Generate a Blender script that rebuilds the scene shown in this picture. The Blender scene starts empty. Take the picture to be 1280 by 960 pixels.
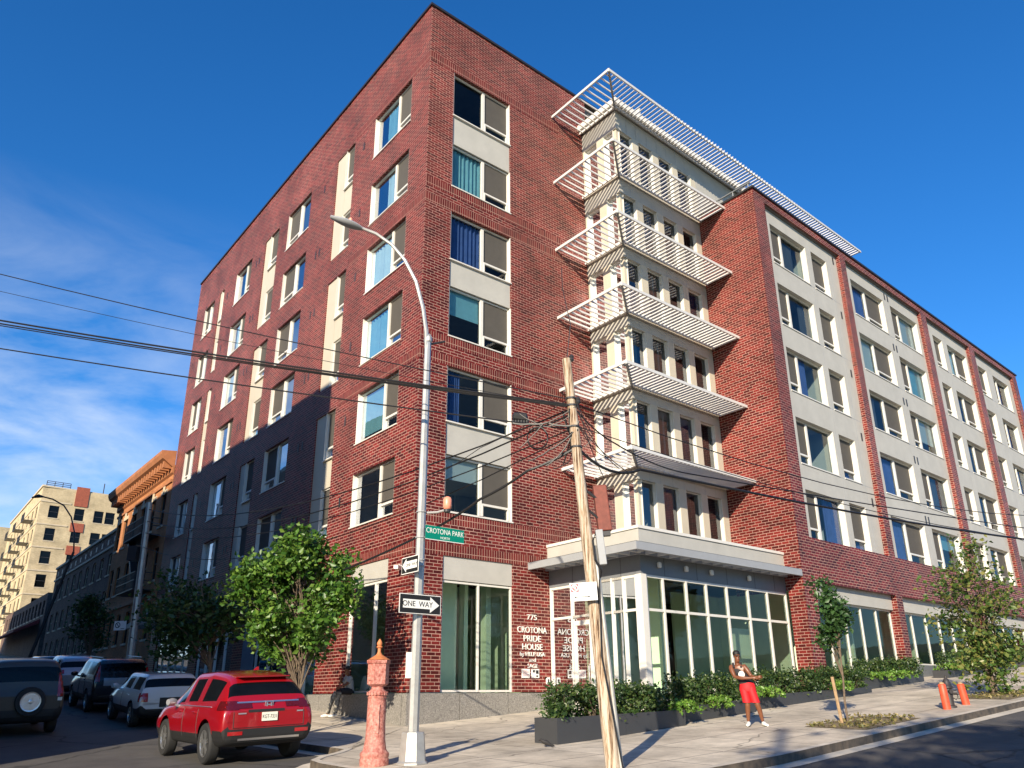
import bpy, bmesh, math, random
import numpy as np
from mathutils import Vector, Matrix
random.seed(7); np.random.seed(7)
R = math.radians
sc = bpy.context.scene
COL = sc.collection
# ------------------------------------------------------------------ camera, sky, sun, exposure
cam = bpy.data.objects.new('camera', bpy.data.cameras.new('camera'))
COL.objects.link(cam); sc.camera = cam
cam.data.sensor_fit = 'HORIZONTAL'; cam.data.sensor_width = 36.0
cam.data.lens = 36.0 * 1027.26 / 1280.0
cam.data.clip_start = 0.1; cam.data.clip_end = 3000
cam.matrix_world = Matrix.Rotation(R(90 + 20.83), 4, 'X') @ Matrix.Rotation(R(-0.38), 4, 'Z')
SUN_AZ, SUN_EL = 18.5, 21.0          # light travels 16 deg to the right of straight ahead
ld = Vector((math.sin(R(SUN_AZ)) * math.cos(R(SUN_EL)), math.cos(R(SUN_AZ)) * math.cos(R(SUN_EL)), -math.sin(R(SUN_EL))))
sun = bpy.data.objects.new('sun', bpy.data.lights.new('sun', 'SUN'))
COL.objects.link(sun)
sun.data.energy = 5.0; sun.data.angle = R(0.5); sun.data.color = (1.0, 0.87, 0.68)
sun.rotation_euler = ld.to_track_quat('-Z', 'Y').to_euler()
world = bpy.data.worlds.new('World'); sc.world = world; world.use_nodes = True
wn, wl = world.node_tree.nodes, world.node_tree.links
bg = wn['Background']
sky = wn.new('ShaderNodeTexSky'); sky.sky_type = 'NISHITA'; sky.sun_disc = False
sky.sun_elevation = R(SUN_EL); sky.sun_rotation = R(180 + SUN_AZ)
sky.air_density = 1.0; sky.dust_density = 0.25; sky.ozone_density = 4.0
hs = wn.new('ShaderNodeHueSaturation'); hs.inputs['Saturation'].default_value = 1.25; hs.inputs['Value'].default_value = 1.40
wl.new(sky.outputs[0], hs.inputs['Color'])
tint = wn.new('ShaderNodeMix'); tint.data_type = 'RGBA'; tint.blend_type = 'MULTIPLY'; tint.inputs['Factor'].default_value = 1; tint.inputs['B'].default_value = (.68, .84, 1, 1)
wl.new(hs.outputs[0], tint.inputs['A'])
tc = wn.new('ShaderNodeTexCoord')
mp = wn.new('ShaderNodeMapping'); mp.inputs['Scale'].default_value = (2.2, 2.2, 7.0); mp.inputs['Rotation'].default_value = (0.0, R(-14), 0)
wl.new(tc.outputs['Generated'], mp.inputs['Vector'])
nz = wn.new('ShaderNodeTexNoise'); nz.inputs['Scale'].default_value = 1.5; nz.inputs['Detail'].default_value = 7; nz.inputs['Roughness'].default_value = 0.58
nz.inputs['Distortion'].default_value = 0.5
wl.new(mp.outputs[0], nz.inputs['Vector'])
cr = wn.new('ShaderNodeMapRange'); cr.inputs['From Min'].default_value = 0.38; cr.inputs['From Max'].default_value = 0.66
wl.new(nz.outputs['Fac'], cr.inputs['Value'])
sx = wn.new('ShaderNodeSeparateXYZ'); wl.new(tc.outputs['Generated'], sx.inputs[0])
mx = wn.new('ShaderNodeMapRange'); mx.inputs['From Min'].default_value = -0.16; mx.inputs['From Max'].default_value = -0.46   # clouds gather to one side of the sky
wl.new(sx.outputs['X'], mx.inputs['Value'])
mz = wn.new('ShaderNodeMapRange'); mz.inputs['From Min'].default_value = 0.52; mz.inputs['From Max'].default_value = 0.24
wl.new(sx.outputs['Z'], mz.inputs['Value'])
m1 = wn.new('ShaderNodeMath'); m1.operation = 'MULTIPLY'; wl.new(cr.outputs[0], m1.inputs[0]); wl.new(mx.outputs[0], m1.inputs[1])
m2 = wn.new('ShaderNodeMath'); m2.operation = 'MULTIPLY'; wl.new(m1.outputs[0], m2.inputs[0]); wl.new(mz.outputs[0], m2.inputs[1])
m3 = wn.new('ShaderNodeMath'); m3.operation = 'MULTIPLY'; m3.inputs[1].default_value = 0.68; wl.new(m2.outputs[0], m3.inputs[0])
mixc = wn.new('ShaderNodeMix'); mixc.data_type = 'RGBA'
wl.new(m3.outputs[0], mixc.inputs['Factor']); wl.new(tint.outputs['Result'], mixc.inputs['A']); mixc.inputs['B'].default_value = (6.5, 7.1, 7.8, 1)
wl.new(mixc.outputs['Result'], bg.inputs['Color'])
bg.inputs['Strength'].default_value = 0.083
sc.view_settings.view_transform = 'Standard'; sc.view_settings.look = 'None'
sc.view_settings.exposure = 0.78; sc.view_settings.gamma = 1.0; sc.view_settings.use_curve_mapping = False
sc.render.engine = 'CYCLES'
sc.cycles.max_bounces = 8; sc.cycles.transparent_max_bounces = 12; sc.cycles.use_denoising = True

# ------------------------------------------------------------------ street frame: a along the park street, b along the side street, z from eye level
AF, AL = R(41.69), R(126.75)
C0 = Vector((-2.929, 24.0, 0)); FV = Vector((math.cos(AF), math.sin(AF), 0)); LV = Vector((math.cos(AL), math.sin(AL), 0))
def W(u, v, z):
    s = 1.0
    if u > 13.33: s += 0.05 * min((u - 13.33) / 28.7, 1.6)
    p = (C0 + FV * u + LV * v) * s
    return Vector((p.x, p.y, z))
def inv(x, y):
    dx, dy = x - C0.x, y - C0.y; det = FV.x * LV.y - FV.y * LV.x
    return (dx * LV.y - dy * LV.x) / det, (FV.x * dy - FV.y * dx) / det
def g(u, v):
    return -.73 + (.065 * u if u > 0 else .045 * u) + (.06 * v if v > 0 else .015 * v)
ROAD = -0.13
def G(u, v, off=0): return W(u, v, g(u, v) + off)
CP, SP = math.cos(R(20.83)), math.sin(R(20.83)); CR, SR = math.cos(R(.38)), math.sin(R(.38))
def ray(x, y, depth):                      # point seen at picture pixel (x, y), depth metres ahead
    a, b = (x - 640) / 1027.26, (480 - y) / 1027.26
    xc, yc = a * CR + b * SR, -a * SR + b * CR
    d = Vector((xc, CP - yc * SP, SP + yc * CP))
    return d * (depth / d.y)

# ------------------------------------------------------------------ materials
def nt(name):
    m = bpy.data.materials.new(name); m.use_nodes = True
    return m, m.node_tree.nodes, m.node_tree.links, m.node_tree.nodes['Principled BSDF']
def mat(name, c, rough=.6, metal=0, spec=.5, var=.12, vs=3., bump=.0, bs=40., c2=None, coat=0):
    m, n, l, p = nt(name)
    p.inputs['Roughness'].default_value = rough; p.inputs['Metallic'].default_value = metal
    p.inputs['Specular IOR Level'].default_value = spec; p.inputs['Coat Weight'].default_value = coat
    p.inputs['Coat Roughness'].default_value = .05
    co = n.new('ShaderNodeTexCoord')
    if var or c2:
        t = n.new('ShaderNodeTexNoise'); t.inputs['Scale'].default_value = vs; t.inputs['Detail'].default_value = 6; t.inputs['Roughness'].default_value = .65
        l.new(co.outputs['Object'], t.inputs['Vector'])
        r = n.new('ShaderNodeMapRange'); r.inputs['From Min'].default_value = .3; r.inputs['From Max'].default_value = .7
        l.new(t.outputs['Fac'], r.inputs['Value'])
        mx_ = n.new('ShaderNodeMix'); mx_.data_type = 'RGBA'
        a = [x * (1 - var) for x in c]; b = list(c2) if c2 else [min(1, x * (1 + var)) for x in c]
        mx_.inputs['A'].default_value = (*a, 1); mx_.inputs['B'].default_value = (*b, 1)
        l.new(r.outputs[0], mx_.inputs['Factor']); l.new(mx_.outputs['Result'], p.inputs['Base Color'])
    else: p.inputs['Base Color'].default_value = (*c, 1)
    if bump:
        t2 = n.new('ShaderNodeTexNoise'); t2.inputs['Scale'].default_value = bs; t2.inputs['Detail'].default_value = 4
        l.new(co.outputs['Object'], t2.inputs['Vector'])
        b_ = n.new('ShaderNodeBump'); b_.inputs['Strength'].default_value = bump; b_.inputs['Distance'].default_value = .02
        l.new(t2.outputs['Fac'], b_.inputs['Height']); l.new(b_.outputs[0], p.inputs['Normal'])
    return m
def brick(name, c1, c2, mortar, bw=.3, rh=.1, ms=.009, rough=.32, spec=.5, bump=.5, off=.5, dirt=.25):
    m, n, l, p = nt(name)
    uv = n.new('ShaderNodeUVMap')
    b = n.new('ShaderNodeTexBrick'); b.offset = off; b.inputs['Scale'].default_value = 1; b.inputs['Brick Width'].default_value = bw
    b.inputs['Row Height'].default_value = rh; b.inputs['Mortar Size'].default_value = ms; b.inputs['Mortar Smooth'].default_value = .15; b.inputs['Bias'].default_value = -.1
    b.inputs['Color1'].default_value = (*c1, 1); b.inputs['Color2'].default_value = (*c2, 1); b.inputs['Mortar'].default_value = (*mortar, 1)
    l.new(uv.outputs[0], b.inputs['Vector'])
    t = n.new('ShaderNodeTexNoise'); t.inputs['Scale'].default_value = .45; t.inputs['Detail'].default_value = 8; t.inputs['Roughness'].default_value = .7
    l.new(uv.outputs[0], t.inputs['Vector'])
    r = n.new('ShaderNodeMapRange'); r.inputs['From Min'].default_value = .3; r.inputs['From Max'].default_value = .7; r.inputs['To Min'].default_value = 1 - dirt; r.inputs['To Max'].default_value = 1 + dirt
    l.new(t.outputs['Fac'], r.inputs['Value'])
    mm = n.new('ShaderNodeMix'); mm.data_type = 'RGBA'; mm.blend_type = 'MULTIPLY'; mm.inputs['Factor'].default_value = 1
    l.new(b.outputs['Color'], mm.inputs['A']); l.new(r.outputs[0], mm.inputs['B']); l.new(mm.outputs['Result'], p.inputs['Base Color'])
    rr = n.new('ShaderNodeMapRange'); rr.inputs['To Min'].default_value = rough; rr.inputs['To Max'].default_value = .8
    l.new(b.outputs['Fac'], rr.inputs['Value']); l.new(rr.outputs[0], p.inputs['Roughness'])
    p.inputs['Specular IOR Level'].default_value = spec
    iv = n.new('ShaderNodeMath'); iv.operation = 'SUBTRACT'; iv.inputs[0].default_value = 1; l.new(b.outputs['Fac'], iv.inputs[1])
    t2 = n.new('ShaderNodeTexNoise'); t2.inputs['Scale'].default_value = 9; t2.inputs['Detail'].default_value = 3; l.new(uv.outputs[0], t2.inputs['Vector'])
    ad = n.new('ShaderNodeMath'); ad.operation = 'MULTIPLY_ADD'; ad.inputs[1].default_value = .35; l.new(t2.outputs['Fac'], ad.inputs[0]); l.new(iv.outputs[0], ad.inputs[2])
    bp = n.new('ShaderNodeBump'); bp.inputs['Strength'].default_value = bump; bp.inputs['Distance'].default_value = .012
    l.new(ad.outputs[0], bp.inputs['Height']); l.new(bp.outputs[0], p.inputs['Normal'])
    return m
def glass(name, tint, refl=1.9, rough=.01, amount=1.0):
    m, n, l, p = nt(name); n.remove(p); out = n['Material Output']
    tr = n.new('ShaderNodeBsdfTransparent'); tr.inputs['Color'].default_value = (*tint, 1)
    gl = n.new('ShaderNodeBsdfGlossy'); gl.inputs['Roughness'].default_value = rough; gl.inputs['Color'].default_value = (.92, .96, 1, 1)
    fr = n.new('ShaderNodeFresnel'); fr.inputs['IOR'].default_value = refl
    co = n.new('ShaderNodeTexCoord'); t = n.new('ShaderNodeTexNoise'); t.inputs['Scale'].default_value = .9; l.new(co.outputs['Object'], t.inputs['Vector'])
    b = n.new('ShaderNodeBump'); b.inputs['Strength'].default_value = .06; b.inputs['Distance'].default_value = .03; l.new(t.outputs['Fac'], b.inputs['Height']); l.new(b.outputs[0], gl.inputs['Normal'])
    hf = n.new('ShaderNodeMath'); hf.operation = 'MULTIPLY'; hf.inputs[1].default_value = amount; l.new(fr.outputs[0], hf.inputs[0])
    mx_ = n.new('ShaderNodeMixShader'); l.new(hf.outputs[0], mx_.inputs['Fac']); l.new(tr.outputs[0], mx_.inputs[1]); l.new(gl.outputs[0], mx_.inputs[2])
    l.new(mx_.outputs[0], out.inputs['Surface'])
    return m
def leafmat(name, c1, c2, c3):
    m, n, l, p = nt(name)
    gi = n.new('ShaderNodeNewGeometry'); cr_ = n.new('ShaderNodeValToRGB')
    cr_.color_ramp.elements[0].color = (*c1, 1); cr_.color_ramp.elements[1].color = (*c3, 1)
    e = cr_.color_ramp.elements.new(.55); e.color = (*c2, 1)
    l.new(gi.outputs['Random Per Island'], cr_.inputs[0]); l.new(cr_.outputs[0], p.inputs['Base Color'])
    p.inputs['Roughness'].default_value = .42; p.inputs['Specular IOR Level'].default_value = .45
    tl = n.new('ShaderNodeBsdfTranslucent'); l.new(cr_.outputs[0], tl.inputs['Color'])
    ms = n.new('ShaderNodeMixShader'); ms.inputs[0].default_value = .28
    l.new(p.outputs[0], ms.inputs[1]); l.new(tl.outputs[0], ms.inputs[2]); l.new(ms.outputs[0], n['Material Output'].inputs['Surface'])
    return m
M = {}
M['brick'] = brick('red_glazed_brick', (.165, .020, .017), (.042, .007, .007), (.42, .26, .21), rough=.45, spec=.16, ms=.0085, dirt=.38)
M['soldier'] = brick('red_soldier_brick', (.15, .019, .016), (.07, .010, .009), (.38, .23, .18), bw=.1, rh=.34, off=0, rough=.45, spec=.16)
M['granite'] = mat('speckled_granite', (.16, .15, .135), .55, var=.5, vs=28, c2=(.34, .32, .29))
M['cream'] = mat('cream_panel', (.50, .455, .36), .55, var=.05, vs=1.2)
M['panel'] = mat('pale_stone_panel', (.43, .415, .37), .6, var=.07, vs=1.5)
M['white'] = mat('white_aluminium', (.66, .635, .575), .4, var=.03)
M['louvre'] = mat('white_louvre', (.60, .59, .565), .35, var=.03)
M['grey'] = mat('grey_metal', (.16, .17, .18), .45, var=.06)
M['midgrey'] = mat('mid_grey_metal', (.30, .31, .32), .45, var=.05)
M['dark'] = mat('dark_metal', (.03, .03, .032), .45, var=.1)
M['black'] = mat('black_rubber', (.012, .012, .012), .6, var=.1)
M['glass'] = glass('window_glass', (.76, .90, .93), 1.5, amount=.62)
M['shopglass'] = glass('greenish_shop_glass', (.87, .96, .89), 1.42, amount=.75)
M['carglass'] = glass('dark_car_glass', (.12, .13, .14), 1.6)
M['bayglass'] = glass('reflective_bay_glass', (.6, .68, .7), 1.9, amount=1.0)
M['screen'] = mat('insect_screen', (.075, .067, .056), .8, var=.08)
M['room'] = mat('room_plaster', (.50, .50, .46), .8, var=.04)
M['roomgreen'] = mat('pale_green_plaster', (.66, .80, .60), .8, var=.04)
M['floorslab'] = mat('floor_slab', (.33, .31, .28), .7)
M['curtain_teal'] = mat('teal_curtain', (.22, .42, .46), .8, var=.1)
M['curtain_pale'] = mat('pale_curtain', (.60, .68, .66), .8, var=.06)
M['curtain_blue'] = mat('blue_curtain', (.05, .09, .26), .8, var=.2)
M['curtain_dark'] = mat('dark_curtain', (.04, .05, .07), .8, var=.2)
M['roof'] = mat('roof_felt', (.12, .12, .12), .9)
M['coping'] = mat('dark_coping', (.025, .022, .022), .4)
M['galv'] = mat('galvanised_steel', (.46, .45, .42), .42, metal=.55, var=.14, vs=6)
M['wood'] = None; M['rust'] = mat('rust_red_paint', (.17, .045, .03), .7, var=.3, vs=9)
M['cable'] = mat('black_cable', (.012, .012, .013), .5, var=0)
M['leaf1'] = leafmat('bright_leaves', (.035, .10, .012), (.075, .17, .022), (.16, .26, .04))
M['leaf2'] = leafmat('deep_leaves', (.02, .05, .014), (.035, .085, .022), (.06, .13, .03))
M['leaf3'] = leafmat('hedge_leaves', (.022, .05, .014), (.04, .085, .02), (.11, .15, .04))
M['leaf4'] = leafmat('yellowing_leaves', (.045, .10, .02), (.09, .15, .03), (.24, .22, .06))
M['fern'] = leafmat('fern_leaves', (.07, .16, .02), (.14, .28, .04), (.22, .36, .06))
M['bark'] = mat('bark', (.13, .095, .065), .9, var=.35, vs=14, bump=.6, bs=30)
M['stake'] = mat('stake_timber', (.33, .22, .12), .8, var=.25, vs=10)
M['tyre'] = mat('tyre_rubber', (.018, .018, .018), .75, var=.15)
M['rim'] = mat('alloy_rim', (.45, .45, .44), .3, metal=.85, var=.05)
M['chrome'] = mat('chrome_trim', (.85, .84, .82), .38, metal=1, var=.02)
M['redpaint'] = mat('red_car_paint', (.25, .003, .007), .3, var=.02, coat=1)
M['whitepaint'] = mat('white_car_paint', (.55, .56, .55), .3, var=.02, coat=1)
M['silverpaint'] = mat('silver_car_paint', (.35, .36, .38), .3, metal=.4, var=.02, coat=1)
M['darkpaint'] = mat('dark_car_paint', (.012, .013, .016), .25, var=.02, coat=1)
M['bronzepaint'] = mat('bronze_car_paint', (.06, .05, .04), .42, metal=.2, var=.03, coat=.25)
M['lampred'] = mat('red_lens', (.32, .01, .012), .15, var=.1, vs=20, coat=1)
M['lampdark'] = mat('smoked_red_lens', (.07, .004, .006), .12, var=.1, vs=20, coat=1)
M['plate'] = mat('number_plate', (.70, .68, .58), .5, var=.02)
M['ink'] = mat('black_ink', (.012, .012, .012), .6, var=0)
M['signwhite'] = mat('white_sign_sheet', (.78, .78, .74), .45, var=.03)
M['signgreen'] = mat('green_sign_sheet', (.0, .21, .14), .4, var=.04)
M['signred'] = mat('red_ink', (.5, .04, .06), .5, var=0)
M['letter'] = mat('brushed_letters', (.82, .80, .76), .35, metal=.2, var=.02)
M['firered'] = mat('faded_red_cast_iron', (.37, .075, .052), .65, var=.3, vs=17, c2=(.58, .28, .225), bump=.7, bs=30)
M['fireorange'] = mat('faded_orange_finial', (.50, .17, .06), .6, var=.25, vs=12)
M['bollard'] = mat('orange_red_paint', (.58, .075, .03), .5, var=.2, vs=8)
M['hydrant'] = mat('dark_hydrant_paint', (.035, .03, .03), .5, var=.3)
M['skin'] = mat('brown_skin', (.17, .062, .028), .42, var=.12, vs=8)
M['hair'] = mat('black_hair', (.01, .009, .008), .6, var=.2)
M['shorts'] = mat('red_shorts', (.55, .008, .012), .7, var=.08, vs=6)
M['tank'] = mat('black_tank_top', (.018, .016, .018), .8, var=.2)
M['shoe'] = mat('white_shoes', (.75, .73, .68), .55, var=.06)
M['greyshirt'] = mat('grey_shirt', (.38, .38, .38), .8, var=.1)
M['trousers'] = mat('patterned_trousers', (.10, .095, .085), .8, var=.6, vs=16, c2=(.42, .39, .33))
M['planter'] = mat('charcoal_planter', (.042, .044, .048), .5, var=.08)
M['soil'] = mat('tree_pit_soil', (.12, .085, .05), .95, var=.4, vs=9, c2=(.26, .2, .11), bump=.8, bs=30)
M['orange_brick'] = brick('old_orange_brick', (.45, .185, .075), (.35, .135, .05), (.40, .25, .15), bw=.22, rh=.075, ms=.006, rough=.8, spec=.2, dirt=.3)
M['brown_brick'] = brick('brown_brick', (.16, .10, .075), (.10, .06, .05), (.22, .17, .14), bw=.22, rh=.075, ms=.006, rough=.8, spec=.2)
M['cream_brick'] = brick('cream_brick', (.58, .47, .28), (.48, .38, .22), (.46, .38, .27), bw=.22, rh=.075, ms=.006, rough=.8, spec=.2, dirt=.3)
M['terracotta'] = mat('terracotta_cornice', (.38, .155, .065), .7, var=.2, vs=3)
M['stone'] = mat('limestone_trim', (.55, .46, .32), .7, var=.12)
M['oldred'] = mat('old_red_brick', (.30, .08, .045), .8, var=.25, vs=5)
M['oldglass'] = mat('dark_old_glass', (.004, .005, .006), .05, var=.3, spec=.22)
M['grass'] = mat('park_lawn', (.05, .09, .02), .9, var=.4, vs=2)
M['bluepanel'] = mat('grey_blue_panel', (.16, .22, .27), .6, var=.1)
M['redawning'] = mat('red_awning', (.25, .03, .03), .7)
M['bird'] = mat('dark_feathers', (.02, .018, .018), .7)
M['lamppink'] = mat('pink_lamp_globe', (.72, .27, .17), .35, var=.06)
def make_wood():
    m, n, l, p = nt('weathered_pole_timber')
    co = n.new('ShaderNodeTexCoord'); mp_ = n.new('ShaderNodeMapping'); mp_.inputs['Scale'].default_value = (14, 14, .7)
    l.new(co.outputs['Object'], mp_.inputs[0]); t = n.new('ShaderNodeTexNoise'); t.inputs['Scale'].default_value = 2.2; t.inputs['Detail'].default_value = 8; t.inputs['Roughness'].default_value = .7
    l.new(mp_.outputs[0], t.inputs['Vector']); c = n.new('ShaderNodeValToRGB')
    c.color_ramp.elements[0].position = .38; c.color_ramp.elements[0].color = (.05, .022, .01, 1); c.color_ramp.elements[1].position = .56; c.color_ramp.elements[1].color = (.50, .43, .34, 1)
    e = c.color_ramp.elements.new(.48); e.color = (.36, .25, .155, 1)
    l.new(t.outputs['Fac'], c.inputs[0]); l.new(c.outputs[0], p.inputs['Base Color']); p.inputs['Roughness'].default_value = .85
    b = n.new('ShaderNodeBump'); b.inputs['Strength'].default_value = .8; b.inputs['Distance'].default_value = .02; l.new(t.outputs['Fac'], b.inputs['Height']); l.new(b.outputs[0], p.inputs['Normal'])
    return m
M['wood'] = make_wood()
def make_paving():
    m, n, l, p = nt('concrete_paving')
    uv = n.new('ShaderNodeUVMap'); b = n.new('ShaderNodeTexBrick'); b.offset = 0; b.inputs['Scale'].default_value = 1
    b.inputs['Brick Width'].default_value = 1.55; b.inputs['Row Height'].default_value = 1.55; b.inputs['Mortar Size'].default_value = .016; b.inputs['Mortar Smooth'].default_value = .3
    b.inputs['Color1'].default_value = (.66, .58, .46, 1); b.inputs['Color2'].default_value = (.54, .47, .37, 1); b.inputs['Mortar'].default_value = (.16, .14, .12, 1)
    l.new(uv.outputs[0], b.inputs['Vector'])
    t = n.new('ShaderNodeTexNoise'); t.inputs['Scale'].default_value = 1.1; t.inputs['Detail'].default_value = 10; t.inputs['Roughness'].default_value = .72; l.new(uv.outputs[0], t.inputs['Vector'])
    r = n.new('ShaderNodeMapRange'); r.inputs['From Min'].default_value = .3; r.inputs['From Max'].default_value = .7; r.inputs['To Min'].default_value = .60; r.inputs['To Max'].default_value = 1.18
    l.new(t.outputs['Fac'], r.inputs['Value'])
    v = n.new('ShaderNodeTexVoronoi'); v.inputs['Scale'].default_value = 2.3; l.new(uv.outputs[0], v.inputs['Vector'])      # gum spots
    vr = n.new('ShaderNodeMapRange'); vr.inputs['From Min'].default_value = .035; vr.inputs['From Max'].default_value = .06; vr.inputs['To Min'].default_value = .6; l.new(v.outputs['Distance'], vr.inputs['Value'])
    mu = n.new('ShaderNodeMath'); mu.operation = 'MULTIPLY'; l.new(r.outputs[0], mu.inputs[0]); l.new(vr.outputs[0], mu.inputs[1])
    # hairline cracks and wide old stains
    t4 = n.new('ShaderNodeTexNoise'); t4.inputs['Scale'].default_value = 1.3; t4.inputs['Detail'].default_value = 6; l.new(uv.outputs[0], t4.inputs['Vector'])
    mv = n.new('ShaderNodeMix'); mv.data_type = 'RGBA'; mv.inputs['Factor'].default_value = .4; l.new(uv.outputs[0], mv.inputs['A']); l.new(t4.outputs['Color'], mv.inputs['B'])
    v2 = n.new('ShaderNodeTexVoronoi'); v2.feature = 'DISTANCE_TO_EDGE'; v2.inputs['Scale'].default_value = .33; l.new(mv.outputs['Result'], v2.inputs['Vector'])
    cr2 = n.new('ShaderNodeMapRange'); cr2.inputs['From Min'].default_value = .001; cr2.inputs['From Max'].default_value = .006; cr2.inputs['To Min'].default_value = .45; l.new(v2.outputs['Distance'], cr2.inputs['Value'])
    t5 = n.new('ShaderNodeTexNoise'); t5.inputs['Scale'].default_value = .38; t5.inputs['Detail'].default_value = 8; t5.inputs['Roughness'].default_value = .75; l.new(uv.outputs[0], t5.inputs['Vector'])
    st5 = n.new('ShaderNodeMapRange'); st5.inputs['From Min'].default_value = .38; st5.inputs['From Max'].default_value = .55; st5.inputs['To Min'].default_value = .72; l.new(t5.outputs['Fac'], st5.inputs['Value'])
    mu2 = n.new('ShaderNodeMath'); mu2.operation = 'MULTIPLY'; l.new(cr2.outputs[0], mu2.inputs[0]); l.new(st5.outputs[0], mu2.inputs[1])
    mu3 = n.new('ShaderNodeMath'); mu3.operation = 'MULTIPLY'; l.new(mu.outputs[0], mu3.inputs[0]); l.new(mu2.outputs[0], mu3.inputs[1]); mu = mu3
    mm = n.new('ShaderNodeMix'); mm.data_type = 'RGBA'; mm.blend_type = 'MULTIPLY'; mm.inputs['Factor'].default_value = 1
    l.new(b.outputs['Color'], mm.inputs['A']); l.new(mu.outputs[0], mm.inputs['B']); l.new(mm.outputs['Result'], p.inputs['Base Color'])
    p.inputs['Roughness'].default_value = .85
    t3 = n.new('ShaderNodeTexNoise'); t3.inputs['Scale'].default_value = 60; l.new(uv.outputs[0], t3.inputs['Vector'])
    bp = n.new('ShaderNodeBump'); bp.inputs['Strength'].default_value = .25; bp.inputs['Distance'].default_value = .01; l.new(t3.outputs['Fac'], bp.inputs['Height']); l.new(bp.outputs[0], p.inputs['Normal'])
    return m
M['paving'] = make_paving()
def make_asphalt():
    m, n, l, p = nt('worn_asphalt')
    uv = n.new('ShaderNodeUVMap')
    t = n.new('ShaderNodeTexNoise'); t.inputs['Scale'].default_value = .7; t.inputs['Detail'].default_value = 10; t.inputs['Roughness'].default_value = .7; l.new(uv.outputs[0], t.inputs['Vector'])
    c = n.new('ShaderNodeValToRGB'); c.color_ramp.elements[0].position = .3; c.color_ramp.elements[0].color = (.045, .042, .04, 1); c.color_ramp.elements[1].position = .7; c.color_ramp.elements[1].color = (.10, .092, .082, 1)
    l.new(t.outputs['Fac'], c.inputs[0])
    v = n.new('ShaderNodeTexVoronoi'); v.feature = 'DISTANCE_TO_EDGE'; v.inputs['Scale'].default_value = .42
    t2 = n.new('ShaderNodeTexNoise'); t2.inputs['Scale'].default_value = 1.6; t2.inputs['Detail'].default_value = 5; l.new(uv.outputs[0], t2.inputs['Vector'])
    mxv = n.new('ShaderNodeMix'); mxv.data_type = 'RGBA'; mxv.inputs['Factor'].default_value = .35; l.new(uv.outputs[0], mxv.inputs['A']); l.new(t2.outputs['Color'], mxv.inputs['B']); l.new(mxv.outputs['Result'], v.inputs['Vector'])
    vr = n.new('ShaderNodeMapRange'); vr.inputs['From Min'].default_value = .004; vr.inputs['From Max'].default_value = .016; vr.inputs['To Min'].default_value = .35; l.new(v.outputs['Distance'], vr.inputs['Value'])
    mm = n.new('ShaderNodeMix'); mm.data_type = 'RGBA'; mm.blend_type = 'MULTIPLY'; mm.inputs['Factor'].default_value = 1
    l.new(c.outputs[0], mm.inputs['A']); l.new(vr.outputs[0], mm.inputs['B']); l.new(mm.outputs['Result'], p.inputs['Base Color'])
    p.inputs['Roughness'].default_value = .85
    t3 = n.new('ShaderNodeTexNoise'); t3.inputs['Scale'].default_value = 45; t3.inputs['Detail'].default_value = 3; l.new(uv.outputs[0], t3.inputs['Vector'])
    bp = n.new('ShaderNodeBump'); bp.inputs['Strength'].default_value = .5; bp.inputs['Distance'].default_value = .01; l.new(t3.outputs['Fac'], bp.inputs['Height']); l.new(bp.outputs[0], p.inputs['Normal'])
    return m
M['asphalt'] = make_asphalt(); M['kerbsteel'] = mat('steel_kerb_edge', (.05, .045, .04), .6, var=.5, vs=5, c2=(.14, .11, .08))
M['kerb'] = mat('kerb_concrete', (.50, .45, .37), .8, var=.25, vs=3)
M['gutter'] = mat('gutter_concrete', (.52, .47, .385), .85, var=.2, vs=2)
M['earth'] = mat('bare_earth', (.10, .09, .07), .95, var=.3)

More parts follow.
